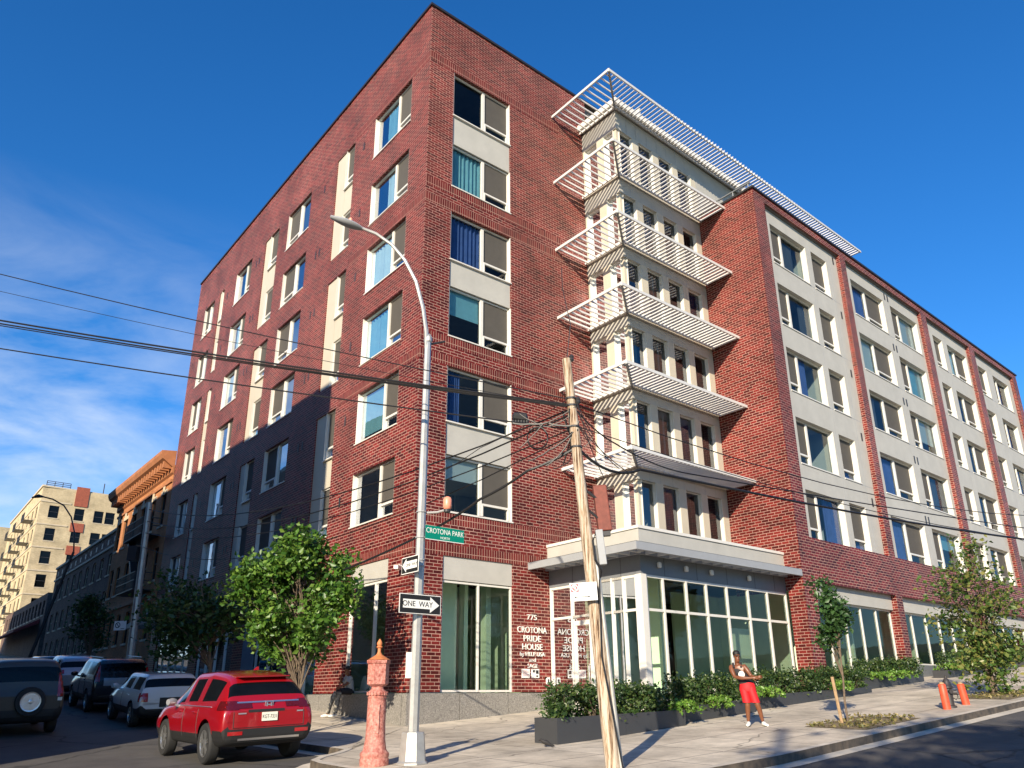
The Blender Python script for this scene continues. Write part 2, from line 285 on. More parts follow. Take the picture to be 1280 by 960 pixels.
# ------------------------------------------------------------------ building blocks
ORG = {}
class MB:
    def __init__(s): s.v = []; s.f = []; s.mi = []; s.cur = 0; s.uv = {}
    def quad(s, *ps, uv=None):
        i = len(s.v); s.v += [Vector(p) for p in ps]; s.f.append(tuple(range(i, i + len(ps)))); s.mi.append(s.cur)
        if uv: s.uv[len(s.f) - 1] = uv
    def hexa(s, p):                     # 8 corners: bottom ring 0-3, top ring 4-7
        i = len(s.v); s.v += [Vector(q) for q in p]
        for f in ((3, 2, 1, 0), (4, 5, 6, 7), (0, 1, 5, 4), (1, 2, 6, 5), (2, 3, 7, 6), (3, 0, 4, 7)):
            s.f.append(tuple(i + k for k in f)); s.mi.append(s.cur)
    def box(s, x0, x1, y0, y1, z0, z1, T=None):
        P = [(x0, y0, z0), (x1, y0, z0), (x1, y1, z0), (x0, y1, z0), (x0, y0, z1), (x1, y0, z1), (x1, y1, z1), (x0, y1, z1)]
        s.hexa([T @ Vector(q) for q in P] if T else P)
    def ub(s, u0, u1, v0, v1, z0, z1):  # box in the street frame
        s.hexa([W(u0, v0, z0), W(u1, v0, z0), W(u1, v1, z0), W(u0, v1, z0), W(u0, v0, z1), W(u1, v0, z1), W(u1, v1, z1), W(u0, v1, z1)])
    def tube(s, path, rad, n=8, cap=True):
        path = [Vector(p) for p in path]; k = len(path)
        rad = rad if isinstance(rad, (list, tuple)) else [rad] * k
        rings = []; up = Vector((0, 0, 1))
        for i, p in enumerate(path):
            d = (path[min(i + 1, k - 1)] - path[max(i - 1, 0)]).normalized()
            a = d.cross(up if abs(d.z) < .95 else Vector((1, 0, 0))).normalized(); b = d.cross(a)
            st = len(s.v)
            for j in range(n):
                t = 2 * math.pi * j / n; s.v.append(p + (a * math.cos(t) + b * math.sin(t)) * rad[i])
            rings.append(st)
        for i in range(k - 1):
            for j in range(n):
                j2 = (j + 1) % n
                s.f.append((rings[i] + j, rings[i] + j2, rings[i + 1] + j2, rings[i + 1] + j)); s.mi.append(s.cur)
        if cap:
            s.f.append(tuple(rings[0] + j for j in range(n))[::-1]); s.mi.append(s.cur)
            s.f.append(tuple(rings[-1] + j for j in range(n))); s.mi.append(s.cur)
    def lathe(s, prof, n=16, base=(0, 0, 0), T=None, rot=0):   # prof: (radius, z)
        st = len(s.v); base = Vector(base)
        for r, z in prof:
            for j in range(n):
                t = 2 * math.pi * j / n + rot; q = Vector((r * math.cos(t), r * math.sin(t), z))
                s.v.append((T @ q) if T else base + q)
        for i in range(len(prof) - 1):
            for j in range(n):
                j2 = (j + 1) % n
                s.f.append((st + i * n + j, st + i * n + j2, st + (i + 1) * n + j2, st + (i + 1) * n + j)); s.mi.append(s.cur)
        s.f.append(tuple(st + j for j in range(n))[::-1]); s.mi.append(s.cur)
        e = st + (len(prof) - 1) * n; s.f.append(tuple(e + j for j in range(n))); s.mi.append(s.cur)
    def split(s, name, m, parent=None, **kw):
        """every separate piece becomes an object of its own"""
        par = list(range(len(s.v)))
        def find(i):
            while par[i] != i: par[i] = par[par[i]]; i = par[i]
            return i
        for f in s.f:
            for k in f[1:]: par[find(k)] = find(f[0])
        comp = {}
        for i, f in enumerate(s.f): comp.setdefault(find(f[0]), []).append(i)
        out = []
        for fs in comp.values():
            q = MB(); mp_ = {}
            for i in fs:
                nf = []
                for k in s.f[i]:
                    if k not in mp_: mp_[k] = len(q.v); q.v.append(s.v[k])
                    nf.append(mp_[k])
                q.f.append(tuple(nf)); q.mi.append(s.mi[i])
            out.append(q.build(name, m, parent, **kw))
        return out
    def build(s, name, m, parent=None, smooth=False, local=False, bevel=0):
        org = Vector((0, 0, 0))
        if parent is not None and not local: org = ORG.get(parent.name, org)
        me = bpy.data.meshes.new(name)
        me.from_pydata([tuple(p - org) for p in s.v], [], s.f)
        for x in (m if isinstance(m, (list, tuple)) else [m]): me.materials.append(x)
        if isinstance(m, (list, tuple)): me.polygons.foreach_set('material_index', s.mi)
        ul = me.uv_layers.new(name='UVMap'); me.update()
        for p in me.polygons:
            cu = s.uv.get(p.index)
            n_ = p.normal
            if abs(n_.z) > .75: t = Vector((1, 0, 0)); b = Vector((0, 1, 0))
            else: t = Vector((0, 0, 1)).cross(n_).normalized(); b = Vector((0, 0, 1))
            for k, li in enumerate(p.loop_indices):
                if cu: ul.data[li].uv = cu[k]
                else:
                    q = me.vertices[me.loops[li].vertex_index].co + org; ul.data[li].uv = (q.dot(t), q.dot(b))
        if smooth:
            me.polygons.foreach_set('use_smooth', [True] * len(me.polygons))
            try: me.set_sharp_from_angle(angle=R(40))
            except Exception: pass
        o = bpy.data.objects.new(name, me); COL.objects.link(o)
        if bevel:
            bm_ = o.modifiers.new('bevel', 'BEVEL'); bm_.width = bevel; bm_.segments = 2; bm_.limit_method = 'ANGLE'
        if parent is not None: o.parent = parent
        ORG[o.name] = org
        return o
def thing(name, label, cat, loc, rot=(0, 0, 0), group=None):
    o = bpy.data.objects.new(name, None); COL.objects.link(o); o.empty_display_size = .2
    o.location = loc; o.rotation_euler = rot; ORG[o.name] = Vector(loc)
    return tag(o, label, cat, group)
def tag(o, label, cat, group=None):
    o['label'] = label; o['category'] = cat
    if group: o['group'] = group
    return o
def struct(o, kind='structure'): o['kind'] = kind; return o
class Fac:                                 # a facade plane: a runs along it, d goes into the wall, z is height
    def __init__(s, kind, c): s.k, s.c = kind, c
    def p(s, a, d, z): return W(a, s.c + d, z) if s.k == 'F' else W(s.c + d, a, z)
def fbox(mb, fc, a0, a1, d0, d1, z0, z1):
    P = fc.p
    mb.hexa([P(a0, d0, z0), P(a1, d0, z0), P(a1, d1, z0), P(a0, d1, z0), P(a0, d0, z1), P(a1, d0, z1), P(a1, d1, z1), P(a0, d1, z1)])
def flip(mb):                              # consistent outward faces where the frame is mirrored
    pass
def wall(mb, fc, a0, a1, z0, z1, holes, th=.3, zb=None):
    """front skin of a wall with openings and their reveals"""
    As = sorted({a0, a1} | {h[0] for h in holes} | {h[1] for h in holes}); Zs = sorted({z0, z1} | {h[2] for h in holes} | {h[3] for h in holes})
    As = [a for a in As if a0 <= a <= a1]; Zs = [z for z in Zs if z0 <= z <= z1]
    P = fc.p
    for i in range(len(As) - 1):
        for j in range(len(Zs) - 1):
            ca, cz = (As[i] + As[i + 1]) / 2, (Zs[j] + Zs[j + 1]) / 2
            if any(h[0] < ca < h[1] and h[2] < cz < h[3] for h in holes): continue
            q = [P(As[i], 0, Zs[j]), P(As[i + 1], 0, Zs[j]), P(As[i + 1], 0, Zs[j + 1]), P(As[i], 0, Zs[j + 1])]
            mb.quad(*(q if fc.k == 'F' else q[::-1]))
    for h in holes:
        b0, b1, y0, y1 = h[:4]
        mb.quad(P(b0, 0, y0), P(b0, th, y0), P(b0, th, y1), P(b0, 0, y1)); mb.quad(P(b1, 0, y1), P(b1, th, y1), P(b1, th, y0), P(b1, 0, y0))
        mb.quad(P(b0, 0, y1), P(b0, th, y1), P(b1, th, y1), P(b1, 0, y1)); mb.quad(P(b1, 0, y0), P(b1, th, y0), P(b0, th, y0), P(b0, 0, y0))
def text(s, size, parent, T, m, ext=.004, name='lettering', align='CENTER', sx=1.0, width=None):
    cu = bpy.data.curves.new(name, 'FONT'); cu.body = s; cu.size = size; cu.extrude = ext; cu.align_x = align; cu.align_y = 'CENTER'
    o = bpy.data.objects.new(name, cu); COL.objects.link(o)
    bpy.context.view_layer.update()
    me = bpy.data.meshes.new_from_object(o.evaluated_get(bpy.context.evaluated_depsgraph_get()))
    bpy.data.objects.remove(o); bpy.data.curves.remove(cu)
    if width: xs_ = [q.co.x for q in me.vertices]; sx = width / (max(xs_) - min(xs_))
    me.name = name; me.materials.clear(); me.materials.append(m)
    me.transform(T @ Matrix.Diagonal((sx, 1, 1, 1)))
    if parent is not None and not parent.get('_local'): me.transform(Matrix.Translation(-ORG.get(parent.name, Vector())))
    o = bpy.data.objects.new(name, me); COL.objects.link(o); o.parent = parent
    if parent is not None: ORG[o.name] = ORG.get(parent.name, Vector())
    return o
def frame_mat(origin, right, up=Vector((0, 0, 1))):
    r = Vector(right).normalized(); u = Vector(up).normalized(); n = r.cross(u); u = n.cross(r)
    return Matrix(((r.x, u.x, n.x, origin[0]), (r.y, u.y, n.y, origin[1]), (r.z, u.z, n.z, origin[2]), (0, 0, 0, 1)))
#PART2
# ------------------------------------------------------------------ ground, roads, pavements
def sheet(name, us, vs, off, m, kind='structure'):
    mb = MB()
    for i in range(len(us) - 1):
        for j in range(len(vs) - 1):
            c = [(us[i], vs[j]), (us[i + 1], vs[j]), (us[i + 1], vs[j + 1]), (us[i], vs[j + 1])]
            mb.quad(*[G(a, b, off) for a, b in c], uv=c)
    o = mb.build(name, m); o['kind'] = kind; return o
def rng(a, b, st): 
    k = max(1, round((b - a) / st)); return [a + (b - a) * i / k for i in range(k + 1)]
far = [-320, -160, -80, -40, -20, -10, 0, 10, 20, 40, 80, 160, 320]
sheet('ground', far, far, ROAD - .01, M['earth'])
sheet('side_street_road', [-13, -10, -7, -5.2, -4.0], [-12] + rng(-10, 0, 2) + rng(0, 150, 10)[1:], ROAD, M['asphalt'])
sheet('park_street_road', rng(-60, 0, 6) + rng(0, 90, 6)[1:], [-21.5, -19, -16, -14, -12], ROAD, M['asphalt'])
sheet('park_lawn', rng(-60, 0, 20) + rng(0, 100, 10)[1:], [-120, -80, -50, -26], ROAD + .1, M['grass'])
def pavement(name, outer, inner, m=M['paving']):
    mb = MB(); N = 14
    for i in range(len(outer) - 1):
        for k in range(N):
            def q(a, b, t): return (a[0] + (b[0] - a[0]) * t, a[1] + (b[1] - a[1]) * t)
            c = [q(outer[i], inner[i], k / N), q(outer[i + 1], inner[i + 1], k / N), q(outer[i + 1], inner[i + 1], (k + 1) / N), q(outer[i], inner[i], (k + 1) / N)]
            if (Vector(c[2]) - Vector(c[3])).length < 1e-6: c = c[:3]
            mb.quad(*[G(a, b) for a, b in c], uv=c)
    o = mb.build(name, m); o['kind'] = 'structure'; return o
KW = .16
outer, inner = [], []
for v in list(np.arange(150, 4, -6)) + list(np.arange(3.5, -4.0, -.5)): outer.append((-4.0, v)); inner.append((1.0, max(v, 1.0)))
for v, u in ((-4.2, -4.0), (-4.6, -4.4), (-5.0, -4.95), (-5.4, -5.3), (-6, -5.4), (-7, -5.4), (-8, -5.4), (-9, -5.4)): outer.append((u, v)); inner.append((1.0, 1.0))
for k in range(1, 9): t = math.pi / 2 * k / 8; outer.append((-2.4 - 3 * math.cos(t), -9 - 3 * math.sin(t))); inner.append((1.0, 1.0))
for u in list(np.arange(-2, 20, .5)) + list(np.arange(20, 90, 5)): outer.append((u, -12.0)); inner.append((max(u, 1.0), 1.0))
outer = [(float(a), float(b)) for a, b in outer]; inner = [(float(a), float(b)) for a, b in inner]
# offset for kerb
def offs(pts, d):
    r = []
    for i, p in enumerate(pts):
        a, b = pts[max(i - 1, 0)], pts[min(i + 1, len(pts) - 1)]
        t = Vector((b[0] - a[0], b[1] - a[1])).normalized(); r.append((p[0] - t.y * d, p[1] + t.x * d))
    return r
kin = offs(outer, KW)
pavement('pavement', kin, inner)
kb, gb, ke = MB(), MB(), MB(); gut = offs(outer, -.32)
for i in range(len(outer) - 1):
    a, b, c, d = outer[i], outer[i + 1], kin[i + 1], kin[i]
    kb.quad(G(*a, .012), G(*b, .012), G(*c, .012), G(*d, .012)); ke.quad(G(*a, ROAD - .05), G(*b, ROAD - .05), G(*b, .012), G(*a, .012))
    kb.quad(G(*d, .012), G(*c, .012), G(*c, -.05), G(*d, -.05))
    e, f = gut[i], gut[i + 1]; gb.quad(G(*e, ROAD + .006), G(*f, ROAD + .006), G(*b, ROAD + .006), G(*a, ROAD + .006))
struct(ke.build('kerb', M['kerbsteel'])); struct(kb.build('kerb', M['kerb'])); struct(gb.build('gutter', M['gutter']))
o2 = [(-13.0, float(v)) for v in np.arange(-7, 150, 4)]; struct(pavement('pavement', o2, [(-18.0, b) for a, b in o2]))
kb = MB(); kb2 = offs(o2, -.0)
for i in range(len(o2) - 1):
    a, b = o2[i], o2[i + 1]; kb.quad(G(-12.85, a[1], .01), G(-12.85, b[1], .01), G(-13, b[1], .01), G(-13, a[1], .01)); kb.quad(G(-12.85, a[1], ROAD - .05), G(-12.85, b[1], ROAD - .05), G(-12.85, b[1], .01), G(-12.85, a[1], .01))
struct(kb.build('kerb', M['kerb']))
o3 = [(float(u), -21.5) for u in np.arange(-50, 90, 4)]; struct(pavement('pavement', o3, [(a, -26.0) for a, b in o3]))

# ------------------------------------------------------------------ the corner apartment building
ROOF = 24.5
T_ = [21.99, 18.8, 15.92, 13.02, 10.08, 7.12]; B_ = [20.05, 16.98, 14.04, 11.17, 8.21, 5.31]
bld = thing('apartment_building', 'seven storey red brick corner apartment building with white sunshades and entrance canopy', 'building', W(0, 0, g(0, 0)))
LF, FF = Fac('L', 0.0), Fac('F', 0.0)
WV, PV = -4.95, -4.75
WF, WP = Fac('F', WV), Fac('F', PV)
curt = ['curtain_teal', 'curtain_pale', 'curtain_blue', 'curtain_dark', 'curtain_pale', 'curtain_teal']
rw = random.Random(11)
def window(fc, a0, a1, z0, z1, rec=.16, narrow='hi', split=.60, kind=None, name='window', curtain=True, hopper=True, e=.055):
    """aluminium window: one fixed light, one light with an insect screen over a low hopper"""
    f, gl, sc_ = MB(), MB(), MB(); d0, d1 = rec - .03, rec + .05
    fbox(f, fc, a0, a0 + e, d0, d1, z0, z1); fbox(f, fc, a1 - e, a1, d0, d1, z0, z1)
    fbox(f, fc, a0 + e, a1 - e, d0, d1, z0, z0 + e); fbox(f, fc, a0 + e, a1 - e, d0, d1, z1 - e, z1)
    fbox(f, fc, a0 - .02, a1 + .02, -.035, rec, z0 - .045, z0 - .003)             # sill
    # bright metal jamb liners either side of the reveal
    fbox(f, fc, a0 + .002, a0 + .022, .01, d0, z0, z1 - .004); fbox(f, fc, a1 - .022, a1 - .002, .01, d0, z0, z1 - .004)
    if narrow is None: cells = [(a0 + e, a1 - e, 'small')]
    else:
        m_ = a0 + (a1 - a0) * (split if narrow == 'hi' else 1 - split)
        fbox(f, fc, m_ - .06, m_ + .06, d0 - .02, d1, z0 + e, z1 - e)
        big, sm = ((a0 + e, m_ - .06, 'big'), (m_ + .06, a1 - e, 'small')) if narrow == 'hi' else ((m_ + .06, a1 - e, 'big'), (a0 + e, m_ - .06, 'small'))
        cells = [big, sm]
    gd = rec + .02; P = fc.p
    for b0, b1, k in cells:
        if k == 'small' and hopper:
            zh = z0 + (z1 - z0) * .24
            fbox(f, fc, b0, b1, d0 - .015, d1, zh - .035, zh + .035); fbox(f, fc, b0, b0 + .05, d0 - .03, d1, z0 + e, zh); fbox(f, fc, b1 - .05, b1, d0 - .03, d1, z0 + e, zh)
            gl.quad(P(b0, gd, z0 + e), P(b1, gd, z0 + e), P(b1, gd, zh), P(b0, gd, zh))
            sc_.quad(P(b0, gd - .012, zh + .03), P(b1, gd - .012, zh + .03), P(b1, gd - .012, z1 - e), P(b0, gd - .012, z1 - e))
        else: gl.quad(P(b0, gd, z0 + e), P(b1, gd, z0 + e), P(b1, gd, z1 - e), P(b0, gd, z1 - e))
    w = f.build(name, M['white'], bld)
    if gl.f: gl.build('pane', M['bayglass' if name.startswith('bay') else 'glass'], w)
    if sc_.f: sc_.build('insect_screen', M['screen'], w)
    if curtain:
        kind = kind or rw.choice(curt + ['none', 'blind', 'blind'])
        b0, b1, _ = cells[0]
        if kind == 'blind':
            c = MB(); zz = z0 + (z1 - z0) * rw.choice([.15, .35, .5, .6]); c.quad(P(b0 - .02, gd + .1, zz), P(b1 + .02, gd + .1, zz), P(b1 + .02, gd + .1, z1), P(b0 - .02, gd + .1, z1))
            c.build('roller_blind', M[rw.choice(['curtain_pale', 'curtain_teal', 'room'])], w)
        elif kind != 'none':
            c = MB(); n = 26; x0, x1 = b0 - .03, b1 + .03
            cov = rw.choice([1, 1, .6, .45]); side = rw.random() < .5
            lo, hi = (x0, x0 + (x1 - x0) * cov) if side else (x1 - (x1 - x0) * cov, x1)
            for i in range(n):
                s0, s1 = lo + (hi - lo) * i / n, lo + (hi - lo) * (i + 1) / n; e0, e1 = gd + .12 + .05 * math.sin(i * 1.9), gd + .12 + .05 * math.sin((i + 1) * 1.9)
                c.quad(P(s0, e0, z0 + .03), P(s1, e1, z0 + .03), P(s1, e1, z1 - .03), P(s0, e0, z1 - .03))
            c.build('curtain', M[kind], w, smooth=True)
    return w
def panelbox(mb, fc, a0, a1, z0, z1, d=.05): fbox(mb, fc, a0 + .004, a1 - .004, d, d + .06, z0, z1)
# --- side street facade
holesL = []; A = (1.29, 4.25); Bc = (6.05, 7.77); Cc = (10.51, 13.2); D = (14.39, 16.24); E_ = (18.15, 20.56); Gc = (22.56, 23.37); Fc_ = (24.28, 26.14)
for t, b in zip(T_, B_):
    for c in (A, Cc, E_, Fc_): holesL.append((*c, b, t))
for k in (0, 2, 4):
    for c in (Bc, D, Gc): holesL.append((*c, B_[k + 1], T_[k]))
gl_h = [(1.42, 4.0, .13, 3.96), (6.2, 8.4, -.15, 3.3), (9.4, 13.4, .1, 3.3), (14.6, 19.4, .3, 3.3), (20.6, 26.6, .7, 3.4)]
wL = MB(); wall(wL, LF, 0, 27.9, 0.13, ROOF, holesL + gl_h, th=.26)
wL.build('brick_wall', M['brick'], bld)
pn = MB()
for c, lo in ((Bc, 0), (D, 1), (Gc, 1)):
    wd = c[1] - c[0]; frac = .48 if c == Bc else .62
    for k in (0, 2, 4):
        wa = (c[0], c[0] + wd * frac)
        for i in (k, k + 1): window(LF, *wa, B_[i], T_[i], rec=.14, narrow=None)
        panelbox(pn, LF, c[0] + wd * frac, c[1], B_[k + 1], T_[k], .05)
        panelbox(pn, LF, c[0], c[0] + wd * frac, T_[k + 1], B_[k] - .05, .055)
pn.split('cream_panel', M['cream'], bld)
for k, (t, b) in enumerate(zip(T_, B_)):
    window(LF, *A, b, t, narrow='lo', split=.62, kind=['curtain_teal', 'curtain_pale', 'curtain_pale', 'curtain_teal', 'blind', 'none'][k])
    window(LF, *Cc, b, t, narrow='hi', split=.5, kind=rw.choice(['curtain_dark', 'none', 'curtain_blue', 'blind']))
    window(LF, *E_, b, t, narrow='lo', split=.6); window(LF, *Fc_, b, t, narrow='hi', split=.55)
vents = MB()
for t in T_:
    for v in (5.1, 9.3, 17.3, 21.8, 8.9, 16.9):
        if abs(t - T_[0]) < .1 and v == 9.3: continue
        fbox(vents, LF, v, v + .12, -.012, .02, t - .95, t - .6)
vents.split('vent_grille', M['dark'], bld)
# --- park street facade
holesF = [(1.12, 3.9, B_[k + 1], T_[k]) for k in (0, 2, 4)] + [(1.12, 3.9, .13, 3.96)]
wF = MB(); wall(wF, FF, 0, 8.3, .13, ROOF, holesF, th=.26)
wF.build('brick_wall', M['brick'], bld)
kinds = ['none', 'curtain_teal', 'curtain_blue', 'blind', 'curtain_blue', 'blind']
for k in range(6): window(FF, 1.12, 3.9, B_[k], T_[k], rec=.17, narrow='hi', split=.545, kind=kinds[k])
pn = MB()
for k in (0, 2, 4): panelbox(pn, FF, 1.12, 3.9, T_[k + 1] + .01, B_[k] - .05, .05)
pn.split('cream_panel', M['panel'], bld)
gp = MB(); panelbox(gp, FF, 1.12, 3.9, 3.27, 3.96, .04); panelbox(gp, LF, 1.42, 4.0, 3.36, 3.96, .04)
gp.split('window_head_panel', M['panel'], bld)
sd = MB()
for z in (T_[0], T_[2], T_[4], 3.96):
    fbox(sd, FF, .0, 6.6 if z > 5 else 5.3, -.004, .01, z + .005, z + .345); fbox(sd, LF, 0, 5.9, -.004, .01, z + .005, z + .345)
for z in (B_[1], B_[3], B_[5]): fbox(sd, FF, .0, 6.6, -.004, .01, z - .40, z - .06)
sd.split('soldier_course', M['soldier'], bld)
gr = MB()
def gran(fc, a0, a1):
    n = max(1, round((a1 - a0) / 1.75)); w_ = (a1 - a0) / n
    for i in range(n): 
        b0, b1 = a0 + i * w_, a0 + (i + 1) * w_
        zl = min(g(b0, 0), g(b1, 0)) - .4 if fc.k == 'F' else min(g(0, b0), g(0, b1)) - .4
        fbox(gr, fc, b0 + .009, b1 - .009, -.05, .2, zl, .105)
gran(FF, -.05, 5.5); gran(LF, .21, 9.2)
gr.split('granite_base', M['granite'], bld)
cp = MB()
fbox(cp, FF, -.06, 14.0, -.06, .3, ROOF, ROOF + .1); fbox(cp, LF, .301, 27.95, -.06, .3, ROOF, ROOF + .1)
cp.split('parapet_coping', M['coping'], bld)
# shop-size windows of the ground floor
def glazing(name, fc, a0, a1, z0, z1, mull, trans=(), rec=.12, parent=bld, m='shopglass', ft=.06):
    f, gl = MB(), MB(); d0, d1 = rec - .05, rec + .05; P = fc.p
    xs = [a0] + list(mull) + [a1]
    for x in xs:
        c = min(max(x, a0 + ft / 2), a1 - ft / 2); fbox(f, fc, c - ft / 2, c + ft / 2, d0, d1, z0, z1)
    for z in [z0 + ft / 2, z1 - ft / 2] + list(trans):
        for i in range(len(xs) - 1):
            l_ = max(xs[i], a0) + (ft if i == 0 else ft / 2); r_ = xs[i + 1] - (ft if i == len(xs) - 2 else ft / 2)
            fbox(f, fc, l_, r_, d0 + .006, d1 - .006, z - ft / 2, z + ft / 2)
    gl.quad(P(a0 + .01, rec, z0 + .01), P(a1 - .01, rec, z0 + .01), P(a1 - .01, rec, z1 - .01), P(a0 + .01, rec, z1 - .01))
    w = f.build(name, M['white'], parent); gl.build('pane', M[m], w); return w
glazing('shop_window', FF, 1.12, 3.9, .13, 3.25, [2.55]); glazing('shop_window', LF, 1.42, 4.0, .13, 3.34, [2.3])
for h in gl_h[1:]: glazing('shop_window', LF, *h, [h[0] + (h[1] - h[0]) * k / max(2, round((h[1] - h[0]) / 1.3)) for k in range(1, max(2, round((h[1] - h[0]) / 1.3)))], [2.6], m='glass')
bp_ = MB(); fbox(bp_, LF, 12.0, 13.3, -.03, .0, .3, 2.7); o = bp_.build('blue_panel', M['bluepanel'], bld)
ca = MB(); ca.hexa([W(-2.0, 19.5, 3.3), W(0, 19.5, 3.4), W(0, 25.5, 3.4), W(-2.0, 25.5, 3.3), W(-2.0, 19.5, 3.5), W(0, 19.5, 3.6), W(0, 25.5, 3.6), W(-2.0, 25.5, 3.5)])
for v in (19.8, 25.2): ca.tube([W(-1.9, v, 3.5), W(0, v, 4.8)], .03)
ca.build('side_canopy', M['midgrey'], bld)
# --- stepped bay behind the sunshades
UB, VB, U2 = 8.04, -2.07, 13.33
SH = [22.63, 19.39, 16.29, 13.36, 10.44, 7.47]; SH_O = [.62, .42, .36, .3, .26, .26]; PT = 4.64
BL, BF = Fac('L', UB), Fac('F', VB)
bay = MB(); fas = MB()
nxt = SH[1:] + [PT]; ZT = [21.72, 18.66, 15.75, 12.85, 9.97, 7.02]
for k in range(6):
    zt = ZT[k]; zb = nxt[k] + (.16 if k < 5 else .02)
    # fascia band and sill band
    fbox(fas, BL, VB + .3, 0, 0, .3, zt, SH[k] - .06); fbox(fas, BF, UB, U2 + (12 if k == 0 else 0), 0, .3, zt, SH[k] - .06)
    fbox(bay, BL, VB + .3, 0, 0, .3, zb - .30, zb); fbox(bay, BF, UB, U2, 0, .3, zb - .30, zb)
    # left return: window | column | half of the corner window
    fbox(bay, BL, -1.28, -.90, 0, .3, zb, zt); fbox(bay, BL, -.1, 0, .02, .3, zb, zt)
    fbox(bay, BF, UB + .06, UB + .2, .06, .2, zb, zt)                                   # corner post
    for c0, c1 in ((9.05, 9.42), (10.36, 10.74), (11.68, 12.04), (12.98, U2)): fbox(bay, BF, c0, c1, 0, .3, zb, zt)
    kk = lambda: rw.choice(['curtain_dark', 'none', 'curtain_blue', 'none', 'none'])
    window(BL, -.90, -.1, zb, zt, e=.032, rec=.15, narrow=None, name='bay_window', kind=kk(), hopper=False)
    cw = window(BF, UB + .2, 9.05, zb, zt, e=.032, rec=.15, narrow=None, name='bay_corner_window', kind=rw.choice(['curtain_pale', 'none']), hopper=False)
    window(BL, VB + .2, -1.28, zb, zt, e=.032, rec=.15, narrow=None, name='bay_corner_window', kind=rw.choice(['curtain_pale', 'none']), hopper=False)
    for c0, c1 in ((9.42, 10.36), (10.74, 11.68), (12.04, 12.98)): window(BF, c0, c1, zb, zt, e=.032, rec=.15, narrow=None, name='bay_window', kind=kk(), hopper=False)
bay.split('bay_column', M['cream'], bld); fas.split('bay_fascia', M['panel'], bld)
pj = MB()
for k in range(6):
    zt = ZT[k]
    for a in (8.7, 9.3, 10.0, 10.65, 11.3, 11.95, 12.6): fbox(pj, BF, a, a + .012, -.002, .002, zt + .002, SH[k])
pj.build('panel_joint', M['midgrey'], bld)
# penthouse behind the wing roof and bay roof
ph = MB(); fbox(ph, BF, U2, 25.3, .0, .3, 19.6, 21.715); ph.build('penthouse_wall', M['panel'], bld)
rf = MB(); fbox(rf, Fac('F', -2.35), UB - .25, 25.4, 0, 2.7, SH[0] + .09, SH[0] + .34); rf.build('bay_roof_edge', M['white'], bld)
# --- sunshades: a tilted frame with fin blades
def sunshade(k, uo, vo, uend):
    zi = zo = SH[k]
    fr, bl = MB(), MB(); ui, vi = UB - .02, VB - .02
    def bar(p, q, w=.05, h=.13):
        p, q = Vector(p), Vector(q); d = (q - p).normalized(); s = d.cross(Vector((0, 0, 1))).normalized() * w / 2; h_ = Vector((0, 0, h / 2))
        return [p - s - h_, p + s - h_, q + s - h_, q - s - h_, p - s + h_, p + s + h_, q + s + h_, q - s + h_]
    tip, inn = W(uo, vo, zo), W(ui, vi, zi)
    fr.hexa(bar(W(uo, -.01, zo), tip, .05, .11)); fr.hexa(bar(tip, W(uend, vo, zo), .05, .11))
    fr.hexa(bar(W(ui - .1, -.01, zi), W(ui - .1, vi - .1, zi), .06, .1)); fr.hexa(bar(W(ui - .1, vi - .1, zi), W(uend, vi - .1, zi), .06, .1))
    arm = MB(); arm.hexa(bar(inn, tip, .07, .16)); 
    def blade(p, q, run, rise=.145, ln=.075, th=.015):
        a = run * ln + Vector((0, 0, rise)); t_ = Vector((0, 0, rise)).cross((q - p).normalized()).normalized() * th; dz = Vector((0, 0, -.075))
        p, q = p + dz, q + dz
        bl.hexa([p - t_, p + t_, q + t_, q - t_, p + a - t_, p + a + t_, q + a + t_, q + a - t_])
    nu = round((uend - uo) / .215)
    for i in range(1, nu + 1):
        u = uo + (uend - uo) * (i - .5) / nu
        # start on the hip where the blade meets the corner arm
        if u < ui: t = (u - uo) / (ui - uo); vs = vo + (vi - vo) * t; zs = zo + (zi - zo) * t
        else: vs, zs = vi - .08, zi
        blade(W(u, vo + .03, zo), W(u, vs, zs), FV)
    nv = round(-vo / .29)
    for i in range(nv):
        v = -.06 + (vo + .12) * (i + .5) / nv
        if v < vi: t = (v - vo) / (vi - vo); us = uo + (ui - uo) * t; zs = zo + (zi - zo) * t
        else: us, zs = ui - .08, zi
        blade(W(uo + .03, v, zo), W(us, v, zs), LV, .085, .02, .02)
    o = fr.build('sunshade', M['midgrey'] if False else M['louvre'], bld); bl.build('louvre_blades', M['louvre'], o); arm.build('corner_arm', M['grey'], o)
for k in range(6): sunshade(k, 6.25, -3.47, U2 - .01 if k else 26.2)
# --- right-hand wing
wt = [18.6, 15.8, 12.95, 10.02, 7.16]; WH = 1.84; WR = 19.6; WE = 42.0
sideW = Fac('L', U2)
sw = MB(); wall(sw, sideW, WV, VB, 3.4, WR, []); sw.quad(W(U2, WV, -1.2), W(U2, -4.31, -1.2), W(U2, -4.31, 3.4), W(U2, WV, 3.4))
sw.quad(W(U2, VB, WR - .6), W(U2, 0.3, WR - .6), W(U2, .3, WR), W(U2, VB, WR))
pil = [(13.33, 14.14), (20.31, 20.84), (28.77, 29.42), (35.0, 35.73), (41.7, 42.35)]
pr_ = MB()
for i, (a, b) in enumerate(pil):
    fbox(pr_, WF, a + (.001 if i == 0 else 0), b, 0, .42, g(a, -5) - .8, WR - .321)
pr_.split('brick_pier', M['brick'], bld)
fbox(sw, WF, 13.331, 42.35, 0.003, .42, WR - .32, WR); fbox(sw, WF, 13.332, 42.34, .004, .41, 3.72, 5.28)
sw.split('brick_wall', M['brick'], bld)
sp = MB(); hol = []
